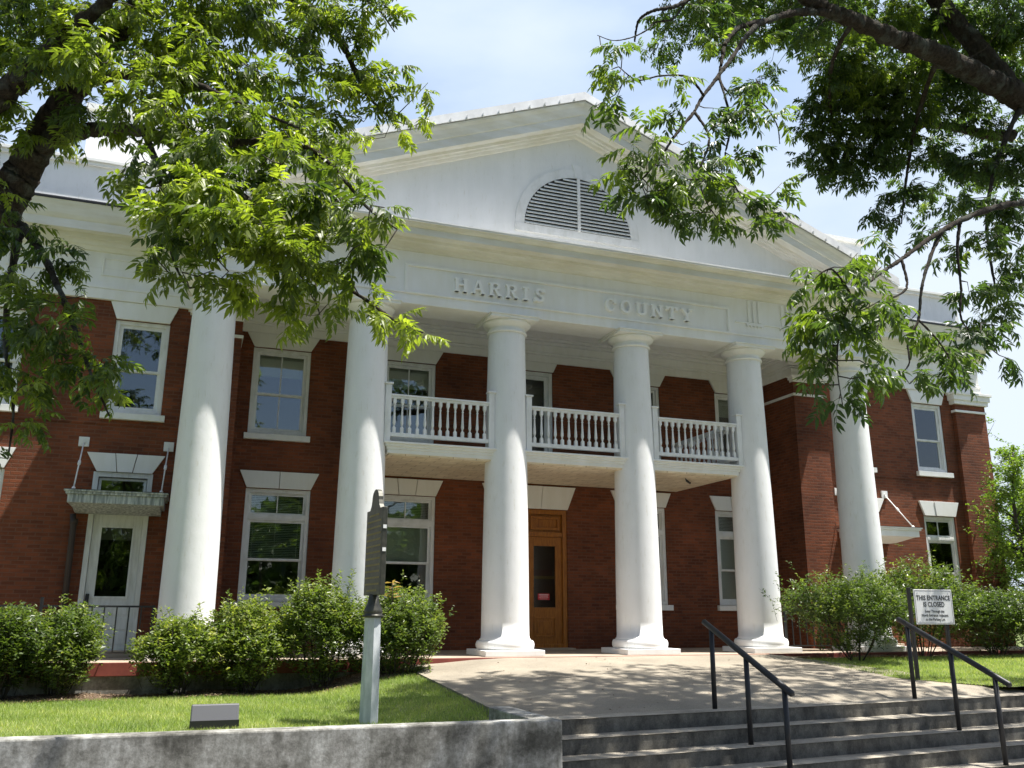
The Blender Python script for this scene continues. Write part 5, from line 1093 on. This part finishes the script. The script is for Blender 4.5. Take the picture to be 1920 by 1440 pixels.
r = np.random.default_rng(77); n = 26000; a = r.uniform(-1.25, 1.25, n); dd = r.uniform(58, 66, n); px_, py_ = 6+dd*np.sin(a), 2-dd*np.cos(a)
hh = (9+2.5*np.sin(a*9)+2*np.sin(a*23+1))*r.random(n)**.7-1.2
V, F, T = place([small_leaf(1.1, .8)], np.stack([px_, py_, hh], -1), r.uniform(0, 6.28, n), r.uniform(-1, 1, n), r.uniform(-1, 1, n), r.uniform(.6, 1.5, n), r.uniform(0, .7, n), .1, r)
tag(leaf_mesh('reflected_leaf_screen', V, F, T, M_pecan_r), kind='stuff')  # unseen ring of leaves, added to darken the sky reflected in the windows

# ------------------------------------------------------------------ grass and litter
def blades(name, n, xs, ys, zf, hmin, hmax, w, mt, seed, keep=None, tint=(.2, .9)):
    r = np.random.default_rng(seed); x = r.uniform(*xs, n); y = r.uniform(*ys, n)
    if keep is not None: k = keep(x, y); x = x[k]; y = y[k]
    n = len(x); z = np.array([zf(a, b_) for a, b_ in zip(x, y)]); a = r.uniform(0, 6.28, n); h = r.uniform(hmin, hmax, n); lx, ly = r.normal(0, .45, n)*h, r.normal(0, .45, n)*h
    ww = w*r.uniform(.7, 1.3, n); c, s = np.cos(a)*ww, np.sin(a)*ww
    V = np.stack([np.stack([x-c, y-s, z], -1), np.stack([x+c, y+s, z], -1), np.stack([x+lx, y+ly, z+h], -1)], 1).reshape(-1, 3)
    i = np.arange(n)*3; F = np.stack([i, i+1, i+2, -np.ones(n, int)], -1)
    pt = .5+.22*np.sin(x*2.1+1.3*np.sin(y*1.7))*np.cos(y*2.3+x*.7)
    T = np.clip(pt+r.normal(0, .17, n)+(r.random(n) < .04)*.5, 0, 1)
    return tag(leaf_mesh(name, V, F, T, mt), kind='stuff')
blades('grass', 130000, (-5.2, 3.38), (-7.5, -1.85), lawn_z, .025, .06, .0035, M_grass, 41, keep=lambda x, y: (y > -7.5) & ((x < 3.0) | (y > -6.35)))
blades('grass', 60000, (10.5, 19), (-5.28, -1.35), lambda x, y: lawn_zr(x, y), .025, .06, .004, M_grass, 42, keep=lambda x, y: x > 10.62+np.maximum(0, -4.2-y)*.75)
def litter(n, xs, ys, zf, seed, s=.03):
    r = np.random.default_rng(seed); x = r.uniform(*xs, n); y = r.uniform(*ys, n); z = np.array([zf(a, b_) for a, b_ in zip(x, y)])+.008
    V, F, T = place([small_leaf(s, s*.5)], np.stack([x, y, z], -1), r.uniform(0, 6.28, n), r.uniform(-.3, .3, n), r.uniform(-.5, .5, n), r.uniform(.6, 1.5, n), r.uniform(0, 1, n), .1, r)
    return tag(leaf_mesh('leaf_litter', V, F, T, M_litter), kind='stuff')
litter(5000, (-5, 3.4), (-2.1, -.86), lambda x, y: bed_z(x, y)+.006, 51)
litter(90, (3.7, 10), (-6.0, -1), lambda x, y: walk_z(x, y)+.002, 52, .035)
litter(900, (10.7, 18), (-1.9, -.9), lambda x, y: -.04, 53)
